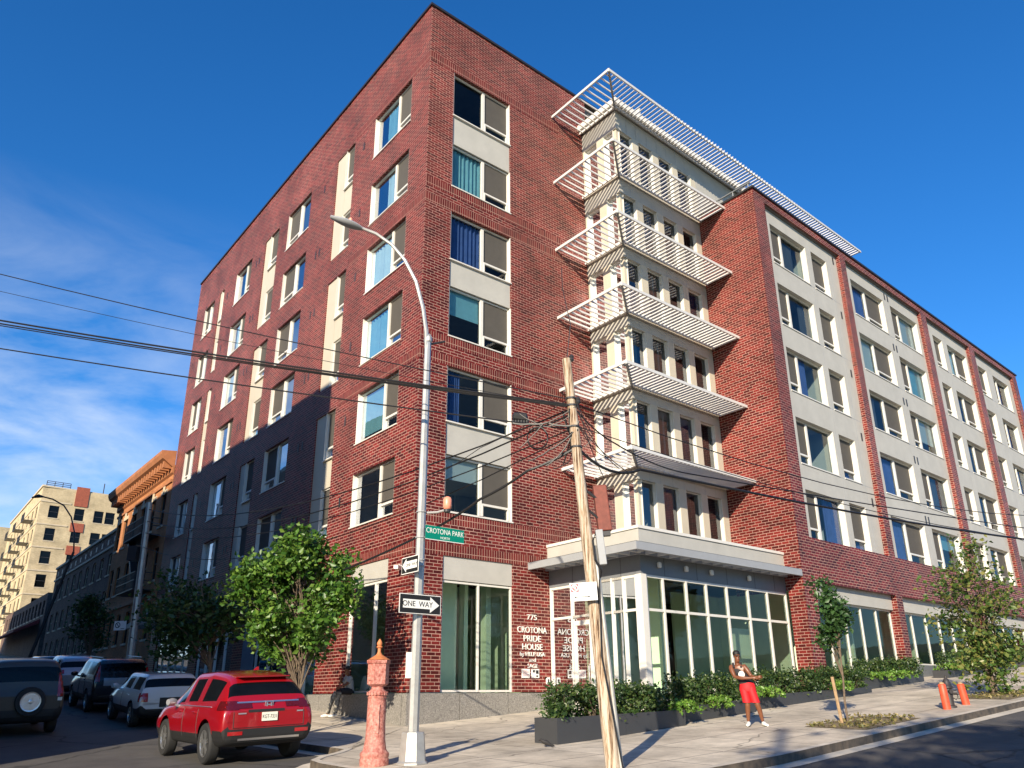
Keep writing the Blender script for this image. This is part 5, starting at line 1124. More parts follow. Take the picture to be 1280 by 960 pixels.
#PART4
# ------------------------------------------------------------------ vehicles
from mathutils.bvhtree import BVHTree
def eval_mesh(o):
    bpy.context.view_layer.update(); return bpy.data.meshes.new_from_object(o.evaluated_get(bpy.context.evaluated_depsgraph_get()))
def car(name, label, wheel_rl, length, width, height, paint, style, axle=(-.95, 1.71), extra=None, plate=True, wr=.345, roof=None, group='cars along the side street', turn=0.0):
    """wheel_rl: street-frame spot of the rear left tyre; the nose points up the side street"""
    h = Matrix.Rotation(R(turn), 3, 'Z') @ LV; rt = Vector((h.y, -h.x, 0)); wb = axle[1] - axle[0] if axle[0] < 0 else 0
    hl, hw = length / 2, width / 2; ar, af = -hl - axle[0] if False else -hl + .92, -hl + .92 + axle[1] - axle[0]
    P = Vector(W(wheel_rl[0], wheel_rl[1], 0)); cen = P + rt * (hw - .12) - h * ar
    def gz(p): q = inv(p.x, p.y); return g(*q) + ROAD + .008
    zr, zf = gz(P + rt * (hw - .12)), gz(P + rt * (hw - .12) + h * (af - ar)); zl_, zr_ = gz(P), gz(P + rt * (2 * hw - .24))
    fwd = (h * (af - ar) + Vector((0, 0, zf - zr))).normalized(); side = (rt * (2 * hw) + Vector((0, 0, (zr_ - zl_)))).normalized(); up = side.cross(fwd).normalized(); side = fwd.cross(up)
    org = P + rt * (hw - .12); org.z = zr; org = org - fwd * ar
    Mx = Matrix(((side.x, fwd.x, up.x, org.x), (side.y, fwd.y, up.y, org.y), (side.z, fwd.z, up.z, org.z), (0, 0, 0, 1)))
    t = thing(name, label, 'car', (0, 0, 0), group=group); t.matrix_world = Mx; t['_local'] = 1
    H = height; s = hw / .9275
    # stations: y, low z, belt z, top z, half widths low / mid / belt / top
    if style == 'suv': st = [(-hl, .50, .80, .96, .70, .80, .80, .74), (-hl + .015, .42, .90, 1.0, .80, .88, .85, .78), (-hl + .06, .36, .96, 1.04, .84, .905, .87, .80), (-hl + .16, .32, 1.02, 1.22, .86, .92, .88, .77), (-hl + .40, .30, 1.07, H - .20, .87, .925, .885, .635), (-hl + .55, .30, 1.07, H - .11, .87, .925, .885, .62), (-hl + .90, .29, 1.05, H - .04, .87, .927, .885, .625), (-hl + 1.50, .28, 1.02, H, .87, .927, .885, .64), (-hl + 1.55, .28, 1.03, H, .87, .927, .885, .64), (-hl + 2.42, .28, 1.01, H - .015, .87, .927, .88, .63), (-hl + 2.47, .28, 1.0, H - .02, .87, .927, .88, .63), (-hl + 2.95, .28, 1.0, H - .17, .87, .925, .875, .60), (-hl + 3.55, .28, 1.0, 1.06, .87, .92, .86, .70), (-hl + 4.1, .30, .96, 1.0, .86, .91, .83, .66), (hl - .15, .34, .86, .90, .82, .87, .76, .6), (hl - .02, .42, .72, .76, .7, .76, .7, .55)]; glz = (5, 6, 8, 10); back = (3,); ws = (11,)
    elif style == 'box': st = [(-hl, .50, .84, 1.0, .74, .84, .83, .78), (-hl + .02, .44, .96, 1.06, .82, .90, .88, .82), (-hl + .05, .38, 1.06, 1.12, .85, .92, .90, .84), (-hl + .10, .34, 1.10, 1.30, .87, .925, .90, .82), (-hl + .20, .32, 1.12, H - .12, .87, .927, .90, .76), (-hl + .30, .30, 1.12, H - .03, .87, .927, .90, .74), (-hl + .62, .30, 1.12, H, .87, .927, .90, .73), (-hl + 1.45, .29, 1.10, H, .87, .927, .90, .73), (-hl + 1.50, .29, 1.10, H, .87, .927, .90, .73), (-hl + 2.4, .29, 1.08, H - .01, .87, .927, .90, .72), (-hl + 2.45, .29, 1.08, H - .02, .87, .927, .90, .72), (-hl + 3.0, .29, 1.06, H - .12, .87, .925, .89, .68), (-hl + 3.5, .29, 1.06, 1.12, .87, .925, .87, .74), (-hl + 4.05, .30, 1.0, 1.05, .86, .91, .84, .7), (hl - .12, .36, .9, .95, .82, .88, .78, .66), (hl - .02, .42, .76, .8, .72, .78, .72, .6)]; glz = (5, 6, 8, 10); back = (3,); ws = (11,)
    else: k = length / 4.6; st = [(-hl, .46, .66, .78, .70, .78, .78, .74), (-hl + .02, .40, .78, .86, .80, .87, .84, .80), (-hl + .05, .34, .86, .93, .84, .90, .865, .82), (-hl + .10, .30, .90, 1.06, .86, .915, .87, .79), (-hl + .24, .28, .92, H - .10, .87, .925, .875, .70), (-hl + .36, .27, .93, H - .03, .87, .927, .875, .68), (-hl + .52, .27, .93, H, .87, .927, .875, .675), (-hl + 1.22, .26, .93, H, .87, .927, .875, .67), (-hl + 1.30, .26, .93, H, .87, .927, .875, .67), (-hl + 2.15, .26, .92, H - .01, .87, .927, .875, .665), (-hl + 2.2, .26, .92, H - .02, .87, .927, .875, .665), (-hl + 2.6, .26, .92, H - .10, .87, .925, .87, .64), (-hl + 3.05, .26, .92, .97, .87, .92, .86, .70), (-hl + 3.5, .28, .88, .92, .86, .91, .83, .66), (hl - .12, .34, .80, .84, .82, .87, .76, .6), (hl - .02, .40, .68, .72, .7, .76, .7, .55)]; glz = (5, 6, 8, 10); back = (3,); ws = (11,)
    V, Fs, mi = [], [], []
    for (y, zl, zb, zt, w0, w1, w2, w3) in st:
        w0, w1, w2, w3 = w0 * s, w1 * s, w2 * s, w3 * s; zc = .28 + .27
        half = [(0, zl), (w0 * .86, zl), (w0, zl + .05), (w1, min(zl + .24, zb - .1)), (w1, (zb + zl + .24) / 2), (w2 + .015, zb - .045), (w2, zb), (w3 + .012, zt - max(.012, (zt - zb) * .08)), (w3 * .86, zt - .012), (0, zt)]
        V.append([Vector((x, y, z)) for x, z in half])
    n, K = len(st), 10
    verts = []; idx = {}
    for i in range(n):
        for j in range(K): idx[i, j, 1] = len(verts); verts.append(V[i][j])
        for j in range(K):
            if j in (0, K - 1): idx[i, j, -1] = idx[i, j, 1]
            else: q = V[i][j]; idx[i, j, -1] = len(verts); verts.append(Vector((-q.x, q.y, q.z)))
    for i in range(n - 1):
        for j in range(K - 1):
            gm = 0
            if j == 6 and i in glz: gm = 1
            if j in (7, 8) and (i in back or i in ws): gm = 1
            if j == 6 and i == 11: gm = 0
            if j in (0, 1, 2): gm = 2
            if roof and j in (7, 8) and 4 <= i <= 10: gm = 3
            for sd_ in (1, -1):
                q = [idx[i, j, sd_], idx[i + 1, j, sd_], idx[i + 1, j + 1, sd_], idx[i, j + 1, sd_]]
                Fs.append(q if sd_ < 0 else q[::-1]); mi.append(gm)
    for i, rv in ((0, 1), (n - 1, -1)):
        for sd_ in (1, -1):
            for j in range(K - 1):
                pass
        ring = [idx[i, j, 1] for j in range(K)] + [idx[i, j, -1] for j in range(K - 2, 0, -1)]
        # cap as strips across
        for j in range(K - 1):
            a = [idx[i, j, 1], idx[i, j + 1, 1], idx[i, j + 1, -1], idx[i, j, -1]]; a = list(dict.fromkeys(a))
            if len(a) > 2: Fs.append(a if rv > 0 else a[::-1]); mi.append(2 if j < 2 else 0)
    me = bpy.data.meshes.new('body'); me.from_pydata([tuple(v) for v in verts], [], Fs); me.polygons.foreach_set('material_index', mi)
    for m_ in (paint, 'carglass', 'black', roof or paint): me.materials.append(M[m_])
    me.update(); tmp = bpy.data.objects.new('body_tmp', me); COL.objects.link(tmp); sb_ = tmp.modifiers.new('s', 'SUBSURF'); sb_.levels = sb_.render_levels = 3
    cut = []
    for y in (ar, af):
        m_ = MB()
        m_.tube([(-hw - .2, y, wr + .01), (-hw + .28, y, wr + .01)], wr + .065, 28); m_.tube([(hw - .28, y, wr + .01), (hw + .2, y, wr + .01)], wr + .065, 28)
        c = m_.build('cut', M['black'], None); cut.append(c)
        b_ = tmp.modifiers.new('b', 'BOOLEAN'); b_.operation = 'DIFFERENCE'; b_.object = c; b_.solver = 'EXACT'
        try: b_.material_mode = 'TRANSFER'
        except Exception: pass
    full = eval_mesh(tmp)
    for c in cut: bpy.data.objects.remove(c)
    bpy.data.objects.remove(tmp)
    co = np.empty(len(full.vertices) * 3); full.vertices.foreach_get('co', co); co = co.reshape(-1, 3)
    tree_ = BVHTree.FromPolygons([Vector(c) for c in co], [tuple(p.vertices) for p in full.polygons])
    groups = {}
    mnames = [m_.name if m_ else '' for m_ in full.materials]
    for p in full.polygons:
        nm = mnames[p.material_index] if p.material_index < len(mnames) else ''
        key = 'window_glass' if nm == M['carglass'].name else ('cladding' if nm == M['black'].name else ('roof_panel' if roof and p.material_index == 3 else 'body'))
        groups.setdefault(key, []).append(tuple(p.vertices))
    objs = {}
    for key, fs in groups.items():
        us = sorted({v for f_ in fs for v in f_}); mp_ = {v: i for i, v in enumerate(us)}
        m2 = bpy.data.meshes.new(key); m2.from_pydata([tuple(co[v]) for v in us], [], [tuple(mp_[v] for v in f_) for f_ in fs]); m2.polygons.foreach_set('use_smooth', [True] * len(fs))
        try: m2.set_sharp_from_angle(angle=R(55))
        except Exception: pass
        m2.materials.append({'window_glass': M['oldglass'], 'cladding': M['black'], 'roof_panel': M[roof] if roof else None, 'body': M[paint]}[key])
        o = bpy.data.objects.new(key, m2); COL.objects.link(o); o.parent = t; objs[key] = o
    t_local = True
    def hit(x, z, kind='rear', y=None):
        if kind == 'rear': r_ = tree_.ray_cast(Vector((x, -hl - 2, z)), Vector((0, 1, 0)))
        elif kind == 'left': r_ = tree_.ray_cast(Vector((-hw - 2, x, z)), Vector((1, 0, 0)))
        else: r_ = tree_.ray_cast(Vector((hw + 2, x, z)), Vector((-1, 0, 0)))
        return r_[0]
    def patch(nm, pts_rows, m_, kind='rear', off=.012, parent=t):
        """conforming skin patch: rows of (a, z)"""
        mb = MB(); grid = []
        dirv = {'rear': Vector((0, -1, 0)), 'left': Vector((-1, 0, 0)), 'right': Vector((1, 0, 0))}[kind]
        for row in pts_rows:
            gr_ = []
            for a, z in row:
                p_ = hit(a, z, kind); gr_.append(None if p_ is None else p_ + dirv * off)
            grid.append(gr_)
        for i in range(len(grid) - 1):
            for j in range(len(grid[i]) - 1):
                q = [grid[i][j], grid[i][j + 1], grid[i + 1][j + 1], grid[i + 1][j]]
                if all(x is not None for x in q): mb.quad(*q)
        if not mb.f: return None
        return mb.build(nm, M[m_], parent, local=True, smooth=True)
    def rows(x0, x1, z0, z1, nx=8, nz=4, shear=0): return [[(x0 + (x1 - x0) * i / nx + shear * k / nz, z0 + (z1 - z0) * k / nz) for i in range(nx + 1)] for k in range(nz + 1)]
    # wheels
    for y in (ar, af):
        for sx_ in (-1, 1):
            xo = sx_ * (hw - .115); mb = MB(); Tw = Matrix.Translation((xo, y, wr)) @ Matrix.Rotation(R(90) * sx_, 4, 'Y')
            w_ = .11; mb.lathe([(wr * .62, -w_), (wr * .93, -w_), (wr * .985, -w_ + .025), (wr, -w_ + .05), (wr, w_ - .05), (wr * .985, w_ - .025), (wr * .93, w_), (wr * .66, w_ - .005), (wr * .64, w_ - .04)], 28, T=Tw); o = mb.build('wheel', M['tyre'], t, local=True, smooth=True)
            mb = MB(); mb.lathe([(wr * .68, .02), (wr * .69, w_ - .005), (wr * .62, w_ - .012), (wr * .60, w_ - .05)], 28, T=Tw)
            for k in range(5):
                for dq in (-.13, .13):
                    a = 2 * math.pi * k / 5 + dq; mb.box(wr * .10, wr * .63, -.016, .016, w_ - .055, w_ - .02, T=Tw @ Matrix.Rotation(a, 4, 'Z'))
            mb.lathe([(.075, w_ - .06), (.075, w_ - .018), (.05, w_ - .01)], 12, T=Tw); mb.build('rim', M['rim'], o, local=True)
            mb = MB(); mb.lathe([(wr * .6, 0), (wr * .6, .03)], 20, T=Tw); mb.build('brake_disc', M['black'], o, local=True)
    mir = MB(); zm = st[11][2] + .06
    for sx_ in (-1, 1):
        m_ = MB(); y = st[10][0] + .34; m_.tube([(sx_ * (hw - .06), y, zm - .05), (sx_ * (hw + .06), y, zm)], .03, 6); m_.tube([(sx_ * (hw + .02), y + .05, zm + .03), (sx_ * (hw + .10), y + .02, zm + .04), (sx_ * (hw + .19), y - .02, zm + .04)], [.07, .085, .06], 10); m_.build('side_mirror', M[paint] if sx_ > 0 else M['silverpaint'] if paint == 'redpaint' else M[paint], t, local=True, smooth=True)
    for yy in (st[7][0] + .15, st[9][0] + .15):
        p_ = hit(yy, st[7][2] - .10, 'left')
        if p_ is not None: m_ = MB(); m_.box(-.03, .012, -.09, .09, -.015, .015, T=Matrix.Translation(p_)); m_.build('door_handle', M[paint], t, local=True, bevel=.008)
        seam = [hit(yy - .22, z_, 'left') for z_ in np.linspace(.45, st[7][2] - .03, 7)]
        if all(seam): m_ = MB(); m_.tube([q + Vector((-.002, 0, 0)) for q in seam], .006, 4); m_.build('door_seam', M['black'], t, local=True)
    if plate:
        zp = {'suv': .84, 'box': .80, 'hatch': .62}[style]; p_ = hit(0, zp)
        m_ = MB(); m_.box(-.155, .155, -.012, .0, -.078, .078, T=Matrix.Translation(p_ + Vector((0, -.012, 0)))); o = m_.build('number_plate', M['plate'], t, local=True)
        if plate is not True: text(plate, .095, o, frame_mat(p_ + Vector((0, -.025, -.004)), Vector((1, 0, 0))), M['ink'], .001, sx=.72); 
    return t, hit, patch, rows, hl, hw, st, ar, af
for o_ in list(bpy.data.objects):
    pass
# red crossover
t, hit, patch, rows, hl, hw, st, ar, af = car('red_crossover', 'shiny red crossover with new york style plate parked at the corner kerb', (-6.37, -2.94), 4.60, 1.87, 1.70, 'redpaint', 'suv', plate='KGT-7331', turn=.8, wr=.37)
def taillights(x0, x1, z0, z1, m_='lampred', side=.22, nm='tail_light', inner=None):
    for s in (-1, 1):
        o = patch(nm, rows(s * x0, s * x1, z0, z1, 8, 4), m_)
        patch('lens_return', rows(-hl + .06, -hl + side, z0, z1, 6, 4), m_, 'left' if s < 0 else 'right', parent=o or t)
taillights(.60, .86, .98, 1.14, 'lampdark', .34)
for s in (-1, 1): patch('tail_light', rows(s * .34, s * .60, 1.0, 1.09, 6, 3), 'lampdark')
patch('chrome_strip', rows(-.62, .62, 1.095, 1.122, 10, 2), 'chrome', off=.016)
patch('plate_recess', rows(-.42, .30, .925, .975, 8, 2), 'black', off=.006)
patch('bumper_cladding', rows(-.84, .84, .40, .64, 14, 4), 'black', off=.01); patch('skid_trim', rows(-.60, .62, .435, .475, 10, 2), 'chrome', off=.022)
for s in (-1, 1): patch('rear_reflector', rows(s * .52, s * .80, .535, .60, 6, 2), 'lampred', off=.02)
for s in (-1, 1): patch('bumper_return', rows(-hl + .07, ar - .44, .34, .62, 6, 3), 'black', 'left' if s < 0 else 'right', off=.008); patch('side_cladding', rows(ar + .44, af - .44, .30, .44, 10, 3), 'black', 'left' if s < 0 else 'right', off=.01)
p_ = hit(0, 1.05); eb = MB()
for q in ((-.055, -.030, -.042, .042), (.030, .055, -.042, .042), (-.030, .030, -.010, .010)): eb.box(q[0], q[1], -.022, -.01, q[2], q[3], T=Matrix.Translation(p_))
for q in ((-.082, .082, .056, .066), (-.082, .082, -.066, -.056), (-.082, -.072, -.056, .056), (.072, .082, -.056, .056)): eb.box(q[0], q[1], -.02, -.01, q[2], q[3], T=Matrix.Translation(p_))
eb.build('rear_badge', M['chrome'], t, local=True)
for x0, x1, z in ((-.62, -.46, .90), (.55, .68, .90)): patch('badge_lettering', rows(x0, x1, z, z + .025, 4, 1), 'chrome', off=.012)
for s_x in (-.70, .70):
    sm = [hit(s_x, z_) for z_ in np.linspace(.66, 1.0, 6)]
    if all(sm): m_ = MB(); m_.tube([q + Vector((0, -.003, 0)) for q in sm], .006, 4); m_.build('tailgate_seam', M['black'], t, local=True)
sm = [hit(x_, .66) for x_ in np.linspace(-.7, .7, 12)]
if all(sm): m_ = MB(); m_.tube([q + Vector((0, -.003, 0)) for q in sm], .006, 4); m_.build('tailgate_seam', M['black'], t, local=True)
m_ = MB(); m_.box(-.52, .52, -hl + .34, -hl + .56, 1.555, 1.578); m_.build('roof_spoiler', M['redpaint'], t, local=True, bevel=.012)
m_ = MB(); m_.hexa([(-.02, -hl + .75, 1.69), (.02, -hl + .75, 1.69), (.02, -hl + .98, 1.69), (-.02, -hl + .98, 1.69), (-.006, -hl + .74, 1.76), (.006, -hl + .74, 1.76), (.006, -hl + .84, 1.75), (-.006, -hl + .84, 1.75)]); m_.build('roof_fin', M['redpaint'], t, local=True)
m_ = MB(); m_.tube([(.0, -hl + .18, 1.16), (.22, -hl + .24, 1.22), (.42, -hl + .27, 1.24)], .009, 5); m_.build('rear_wiper', M['black'], t, local=True)
for s in (-1,): 
    pts = [hit(y_, st[7][2] + .012, 'left') for y_ in np.linspace(-hl + .7, -hl + 3.3, 14)]
    pts = [q + Vector((-.006, 0, 0)) for q in pts if q is not None]; m_ = MB(); m_.tube(pts, .010, 5); m_.build('window_trim', M['chrome'], t, local=True)
# white hatchback
t, hit, patch, rows, hl, hw, st, ar, af = car('white_hatchback', 'small white hatchback parked directly ahead of the red crossover', (-5.62, 6.3), 4.15, 1.80, 1.44, 'whitepaint', 'hatch', axle=(-.9, 1.65), wr=.32)
for s in (-1, 1):
    o = patch('tail_light', rows(s * .66, s * .84, .70, .93, 5, 5), 'lampred', off=.014); patch('lens_return', rows(-hl + .05, -hl + .17, .70, .93, 4, 4), 'lampred', 'left' if s < 0 else 'right', parent=o or t)
patch('boot_panel', rows(-.34, .34, .55, .80, 8, 4), 'black', off=.008)
patch('bumper_cladding', rows(-.78, .78, .32, .46, 10, 2), 'black', off=.01)
# dark crossover with tall lamps
t, hit, patch, rows, hl, hw, st, ar, af = car('dark_crossover', 'dark crossover with tall red rear lamps parked ahead of white hatchback', (-5.75, 12.0), 4.6, 1.85, 1.72, 'darkpaint', 'box', plate=True)
for s in (-1, 1): patch('tail_light', rows(s * .72, s * .86, 1.0, 1.62, 4, 10), 'lampred', off=.012)
patch('tailgate_panel', rows(-.6, .6, .86, 1.1, 8, 3), 'silverpaint', off=.008)
m_ = MB(); 
for s in (-1, 1): m_.tube([(s * .62, -hl + .5, 1.74), (s * .62, -hl + 2.6, 1.74)], .02, 6)
m_.build('roof_rails', M['rim'], t, local=True)
t, hit, patch, rows, hl, hw, st, ar, af = car('silver_crossover', 'silver crossover third in the parked row behind the dark one', (-5.9, 18.6), 4.5, 1.84, 1.68, 'silverpaint', 'suv')
taillights(.58, .86, 1.0, 1.15)
car('grey_saloon', 'grey car farthest up the parked row near the far pole', (-5.8, 25.5), 4.4, 1.8, 1.5, 'darkpaint', 'hatch', wr=.32)
car('light_saloon', 'pale silver car waiting farther up the far side of street', (-10.6, 15.5), 4.5, 1.8, 1.48, 'silverpaint', 'hatch', wr=.32)
# off-roader with the spare wheel
t, hit, patch, rows, hl, hw, st, ar, af = car('offroad_wagon', 'bronze off road wagon with spare wheel on its rear door', (-9.36, 6.6), 4.5, 1.86, 1.90, 'bronzepaint', 'box', plate=True)
Tw = Matrix.Translation((.12, -hl - .03, .86)) @ Matrix.Rotation(R(90), 4, 'X')
m_ = MB(); m_.lathe([(.22, -.10), (.34, -.10), (.355, -.06), (.355, .06), (.34, .09), (.22, .09)], 28, T=Tw); o = m_.build('spare_wheel', M['tyre'], t, local=True, smooth=True)
m_ = MB(); m_.lathe([(.235, .07), (.24, .125), (.215, .12), (.21, .10)], 28, T=Tw)
for k in range(5):
    for dq in (-.14, .14): m_.box(.03, .225, -.016, .016, .092, .118, T=Tw @ Matrix.Rotation(2 * math.pi * k / 5 + dq, 4, 'Z'))
m_.lathe([(.05, .09), (.05, .122), (.03, .13)], 12, T=Tw); m_.build('rim', M['chrome'], o, local=True)
m_ = MB(); m_.lathe([(.22, .0), (.22, .03)], 20, T=Tw); m_.build('hub', M['dark'], o, local=True)
for s in (-1, 1): patch('tail_light', rows(s * .74, s * .88, .96, 1.55, 4, 8), 'lampred', off=.012); patch('reversing_light', rows(s * .76, s * .87, .86, .94, 3, 2), 'plate', off=.012)
patch('bumper_cladding', rows(-.86, .86, .40, .66, 12, 3), 'black', off=.012)
m_ = MB()
for s in (-1, 1): m_.tube([(s * .66, -hl + .4, 1.82), (s * .66, -hl + 2.7, 1.82)], .022, 6)
m_.box(-.66, .66, -hl + .9, -hl + .95, 1.80, 1.82); m_.box(-.66, .66, -hl + 2.0, -hl + 2.05, 1.80, 1.82); m_.build('roof_rails', M['rim'], t, local=True)

# ------------------------------------------------------------------ people
def skin(name, joints, bones, m, parent, sub=2, root=None):
    names = list(joints); me = bpy.data.meshes.new(name); me.from_pydata([joints[n][0] for n in names], [(names.index(a), names.index(b)) for a, b in bones], [])
    o = bpy.data.objects.new(name, me); COL.objects.link(o)
    if not me.skin_vertices:
        bm_ = bmesh.new(); bm_.from_mesh(me); bm_.verts.layers.skin.verify(); bm_.to_mesh(me); bm_.free()
    sk = o.modifiers.new('skin', 'SKIN'); sk.use_smooth_shade = True; layer = me.skin_vertices[0]
    for i, n in enumerate(names):
        r_ = joints[n][1]; layer.data[i].radius = (r_, r_) if not isinstance(r_, tuple) else r_
        layer.data[i].use_root = (n == (root or names[0]))
    sb_ = o.modifiers.new('sub', 'SUBSURF'); sb_.levels = sb_.render_levels = sub
    m2 = eval_mesh(o); bpy.data.objects.remove(o); m2.materials.clear(); m2.materials.append(m); m2.polygons.foreach_set('use_smooth', [True] * len(m2.polygons))
    o = bpy.data.objects.new(name, m2); COL.objects.link(o); o.parent = parent; return o
def skin_layer_ok():
    me = bpy.data.meshes.new('x'); me.from_pydata([(0, 0, 0), (0, 0, 1)], [(0, 1)], []); return len(me.skin_vertices)
def ellip(mb, c, r, n=14, k=9, T=None):
    st = len(mb.v); c = Vector(c)
    for i in range(k + 1):
        a = math.pi * i / k
        for j in range(n):
            b_ = 2 * math.pi * j / n; q = Vector((r[0] * math.sin(a) * math.cos(b_), r[1] * math.sin(a) * math.sin(b_), r[2] * math.cos(a)))
            mb.v.append(c + (T @ q if T else q))
    for i in range(k):
        for j in range(n): mb.f.append((st + i * n + j, st + (i + 1) * n + j, st + (i + 1) * n + (j + 1) % n, st + i * n + (j + 1) % n)); mb.mi.append(0)
def fingers(J, B, wrist, palm_end, dirv, side, curl, pre):
    """five short chains rooted in the palm"""
    d = Vector(dirv).normalized(); s = Vector(side).normalized(); c = Vector(curl).normalized(); pe = Vector(palm_end)
    for i, (o_, L_) in enumerate(((-.030, .072), (-.010, .082), (.010, .078), (.029, .060))):
        a = pe + s * o_ ; p1 = a + d * L_ * .45 + c * .012; p2 = p1 + d * L_ * .3 + c * .03; p3 = p2 + d * L_ * .1 + c * .028
        for k, (q, r_) in enumerate(((a, .011), (p1, .0095), (p2, .0085), (p3, .007))): J[f'{pre}f{i}{k}'] = (tuple(q), r_)
        B.append((pre + 'palm', f'{pre}f{i}0'))
        for k in range(3): B.append((f'{pre}f{i}{k}', f'{pre}f{i}{k + 1}'))
    w = Vector(wrist); base = w.lerp(pe, .35) - s * .03; t1_ = base - s * .03 + d * .03 + c * .01; t2_ = t1_ + d * .03 + c * .015
    for k, (q, r_) in enumerate(((base, .013), (t1_, .011), (t2_, .009))): J[f'{pre}t{k}'] = (tuple(q), r_)
    B += [(pre + 'palm', pre + 't0'), (pre + 't0', pre + 't1'), (pre + 't1', pre + 't2')]
def person_root(label, loc, rotz, scale): 
    t = thing('person', label, 'person', loc, (0, 0, rotz)); t.scale = (scale,) * 3; t['_local'] = 1; return t
SOK = True
pw = G(3.68, -9.05); t = person_root('man in red shorts and dark tank top leaning back with hands together', pw + Vector((0, 0, .0)), -.24, .885)
J = {'pelvis': ((-.13, .03, .93), (.15, .11)), 'waist': ((-.20, .05, 1.07), (.135, .10)), 'chest': ((-.30, .06, 1.27), (.17, .115)), 'neckb': ((-.33, .05, 1.42), .075), 'neck': ((-.33, .03, 1.49), .057),
     'hipL': ((-.21, .02, .88), .095), 'kneeL': ((-.17, -.06, .50), .070), 'calfL': ((-.18, -.01, .36), .066), 'ankL': ((-.19, .03, .09), .038), 'hipR': ((-.05, .0, .88), .095), 'kneeR': ((.06, -.08, .50), .070), 'calfR': ((.10, -.03, .36), .066), 'ankR': ((.15, .02, .09), .038),
     'shL': ((-.49, .02, 1.39), .072), 'upL': ((-.46, -.05, 1.26), .066), 'elL': ((-.41, -.12, 1.13), .045), 'foL': ((-.25, -.22, 1.10), .047), 'wrL': ((-.02, -.28, 1.10), .027),
     'shR': ((-.16, -.02, 1.38), .072), 'upR': ((-.09, -.06, 1.27), .064), 'elR': ((-.02, -.08, 1.15), .045), 'foR': ((.04, -.16, 1.12), .046), 'wrR': ((.10, -.24, 1.12), .027)}
J['Lpalm'] = ((.06, -.29, 1.105), (.026, .034)); J['Rpalm'] = ((.155, -.27, 1.125), (.026, .034))
B = [('pelvis', 'waist'), ('waist', 'chest'), ('chest', 'neckb'), ('neckb', 'neck'), ('pelvis', 'hipL'), ('hipL', 'kneeL'), ('kneeL', 'calfL'), ('calfL', 'ankL'), ('pelvis', 'hipR'), ('hipR', 'kneeR'), ('kneeR', 'calfR'), ('calfR', 'ankR'), ('chest', 'shL'), ('shL', 'upL'), ('upL', 'elL'), ('elL', 'foL'), ('foL', 'wrL'), ('wrL', 'Lpalm'), ('chest', 'shR'), ('shR', 'upR'), ('upR', 'elR'), ('elR', 'foR'), ('foR', 'wrR'), ('wrR', 'Rpalm')]
fingers(J, B, J['wrL'][0], (.10, -.295, 1.105), (1, -.1, 0), (0, .1, 1), (.1, .9, 0), 'L'); fingers(J, B, J['wrR'][0], (.19, -.285, 1.125), (.9, -.2, .1), (0, .1, 1), (-.3, -.8, -.1), 'R')
def head(J, B, neck, c, tilt):
    c = Vector(c); f = Vector(tilt).normalized(); s = Vector((f.y, -f.x, 0)).normalized()   # f: facing
    J['jaw'] = (tuple(c + Vector((0, 0, -.065)) + f * .02), (.062, .07)); J['skull'] = (tuple(c + Vector((0, 0, .03)) - f * .012), (.078, .092)); J['crown'] = (tuple(c + Vector((0, 0, .105)) - f * .015), (.05, .06))
    J['nose'] = (tuple(c + f * .098 + Vector((0, 0, -.012))), .016); J['chin'] = (tuple(c + f * .07 + Vector((0, 0, -.115))), .026)
    J['earA'] = (tuple(c + s * .083 + Vector((0, 0, -.01))), .018); J['earB'] = (tuple(c - s * .083 + Vector((0, 0, -.01))), .018)
    return B.extend([(neck, 'jaw'), ('jaw', 'skull'), ('skull', 'crown'), ('skull', 'nose'), ('jaw', 'chin'), ('skull', 'earA'), ('skull', 'earB')])
hc = Vector((-.315, .0, 1.62)); fdir = Vector((.35, -.9, -.05)); head(J, B, 'neck', hc, fdir)
body = skin('body', J, B, M['skin'], t, 2)
def headgear(t, hc, fdir, hairm='hair', glasses=True, beard=False):
    f = Vector(fdir).normalized(); s = Vector((f.y, -f.x, 0)).normalized()
    mb = MB(); ellip(mb, hc + Vector((0, 0, .065)) - f * .022, (.095, .10, .085)); mb.build('hair', M[hairm], t, local=True, smooth=True)
    if glasses:
        mb = MB()
        for q in (-1, 1): ellip(mb, hc + f * .088 + s * .034 * q + Vector((0, 0, .018)), (.030, .018, .019), 10, 6)
        mb.tube([hc + f * .092 - s * .03 + Vector((0, 0, .022)), hc + f * .092 + s * .03 + Vector((0, 0, .022))], .006, 5)
        for q in (-1, 1): mb.tube([hc + f * .085 + s * .06 * q + Vector((0, 0, .022)), hc - f * .0 + s * .088 * q + Vector((0, 0, .02))], .005, 5)
        mb.build('sunglasses', M['ink'], t, local=True, smooth=True)
    mb = MB(); ellip(mb, hc + f * .083 + Vector((0, 0, -.062)), (.028, .014, .009), 10, 5); mb.build('mouth', M['rust'], t, local=True, smooth=True)
headgear(t, hc, fdir)
# tank top, shorts, shoes
def loft(mb, rings, n=18):
    st0 = len(mb.v)
    for c, rx, ry, T in rings:
        for k in range(n): a = 2 * math.pi * k / n; q = Vector((rx * math.cos(a), ry * math.sin(a), 0)); mb.v.append(Vector(c) + (T @ q if T else q))
    for i in range(len(rings) - 1):
        for k in range(n): mb.f.append((st0 + i * n + k, st0 + i * n + (k + 1) % n, st0 + (i + 1) * n + (k + 1) % n, st0 + (i + 1) * n + k)); mb.mi.append(0)
mb = MB(); loft(mb, [((-.135, .03, .97), .175, .135, None), ((-.19, .045, 1.06), .165, .132, None), ((-.245, .05, 1.17), .178, .142, None), ((-.295, .055, 1.27), .19, .146, None), ((-.315, .055, 1.335), .165, .125, None), ((-.325, .05, 1.38), .105, .095, None)]); tk = mb.build('tank_top', M['tank'], t, local=True, smooth=True)
mb = MB()
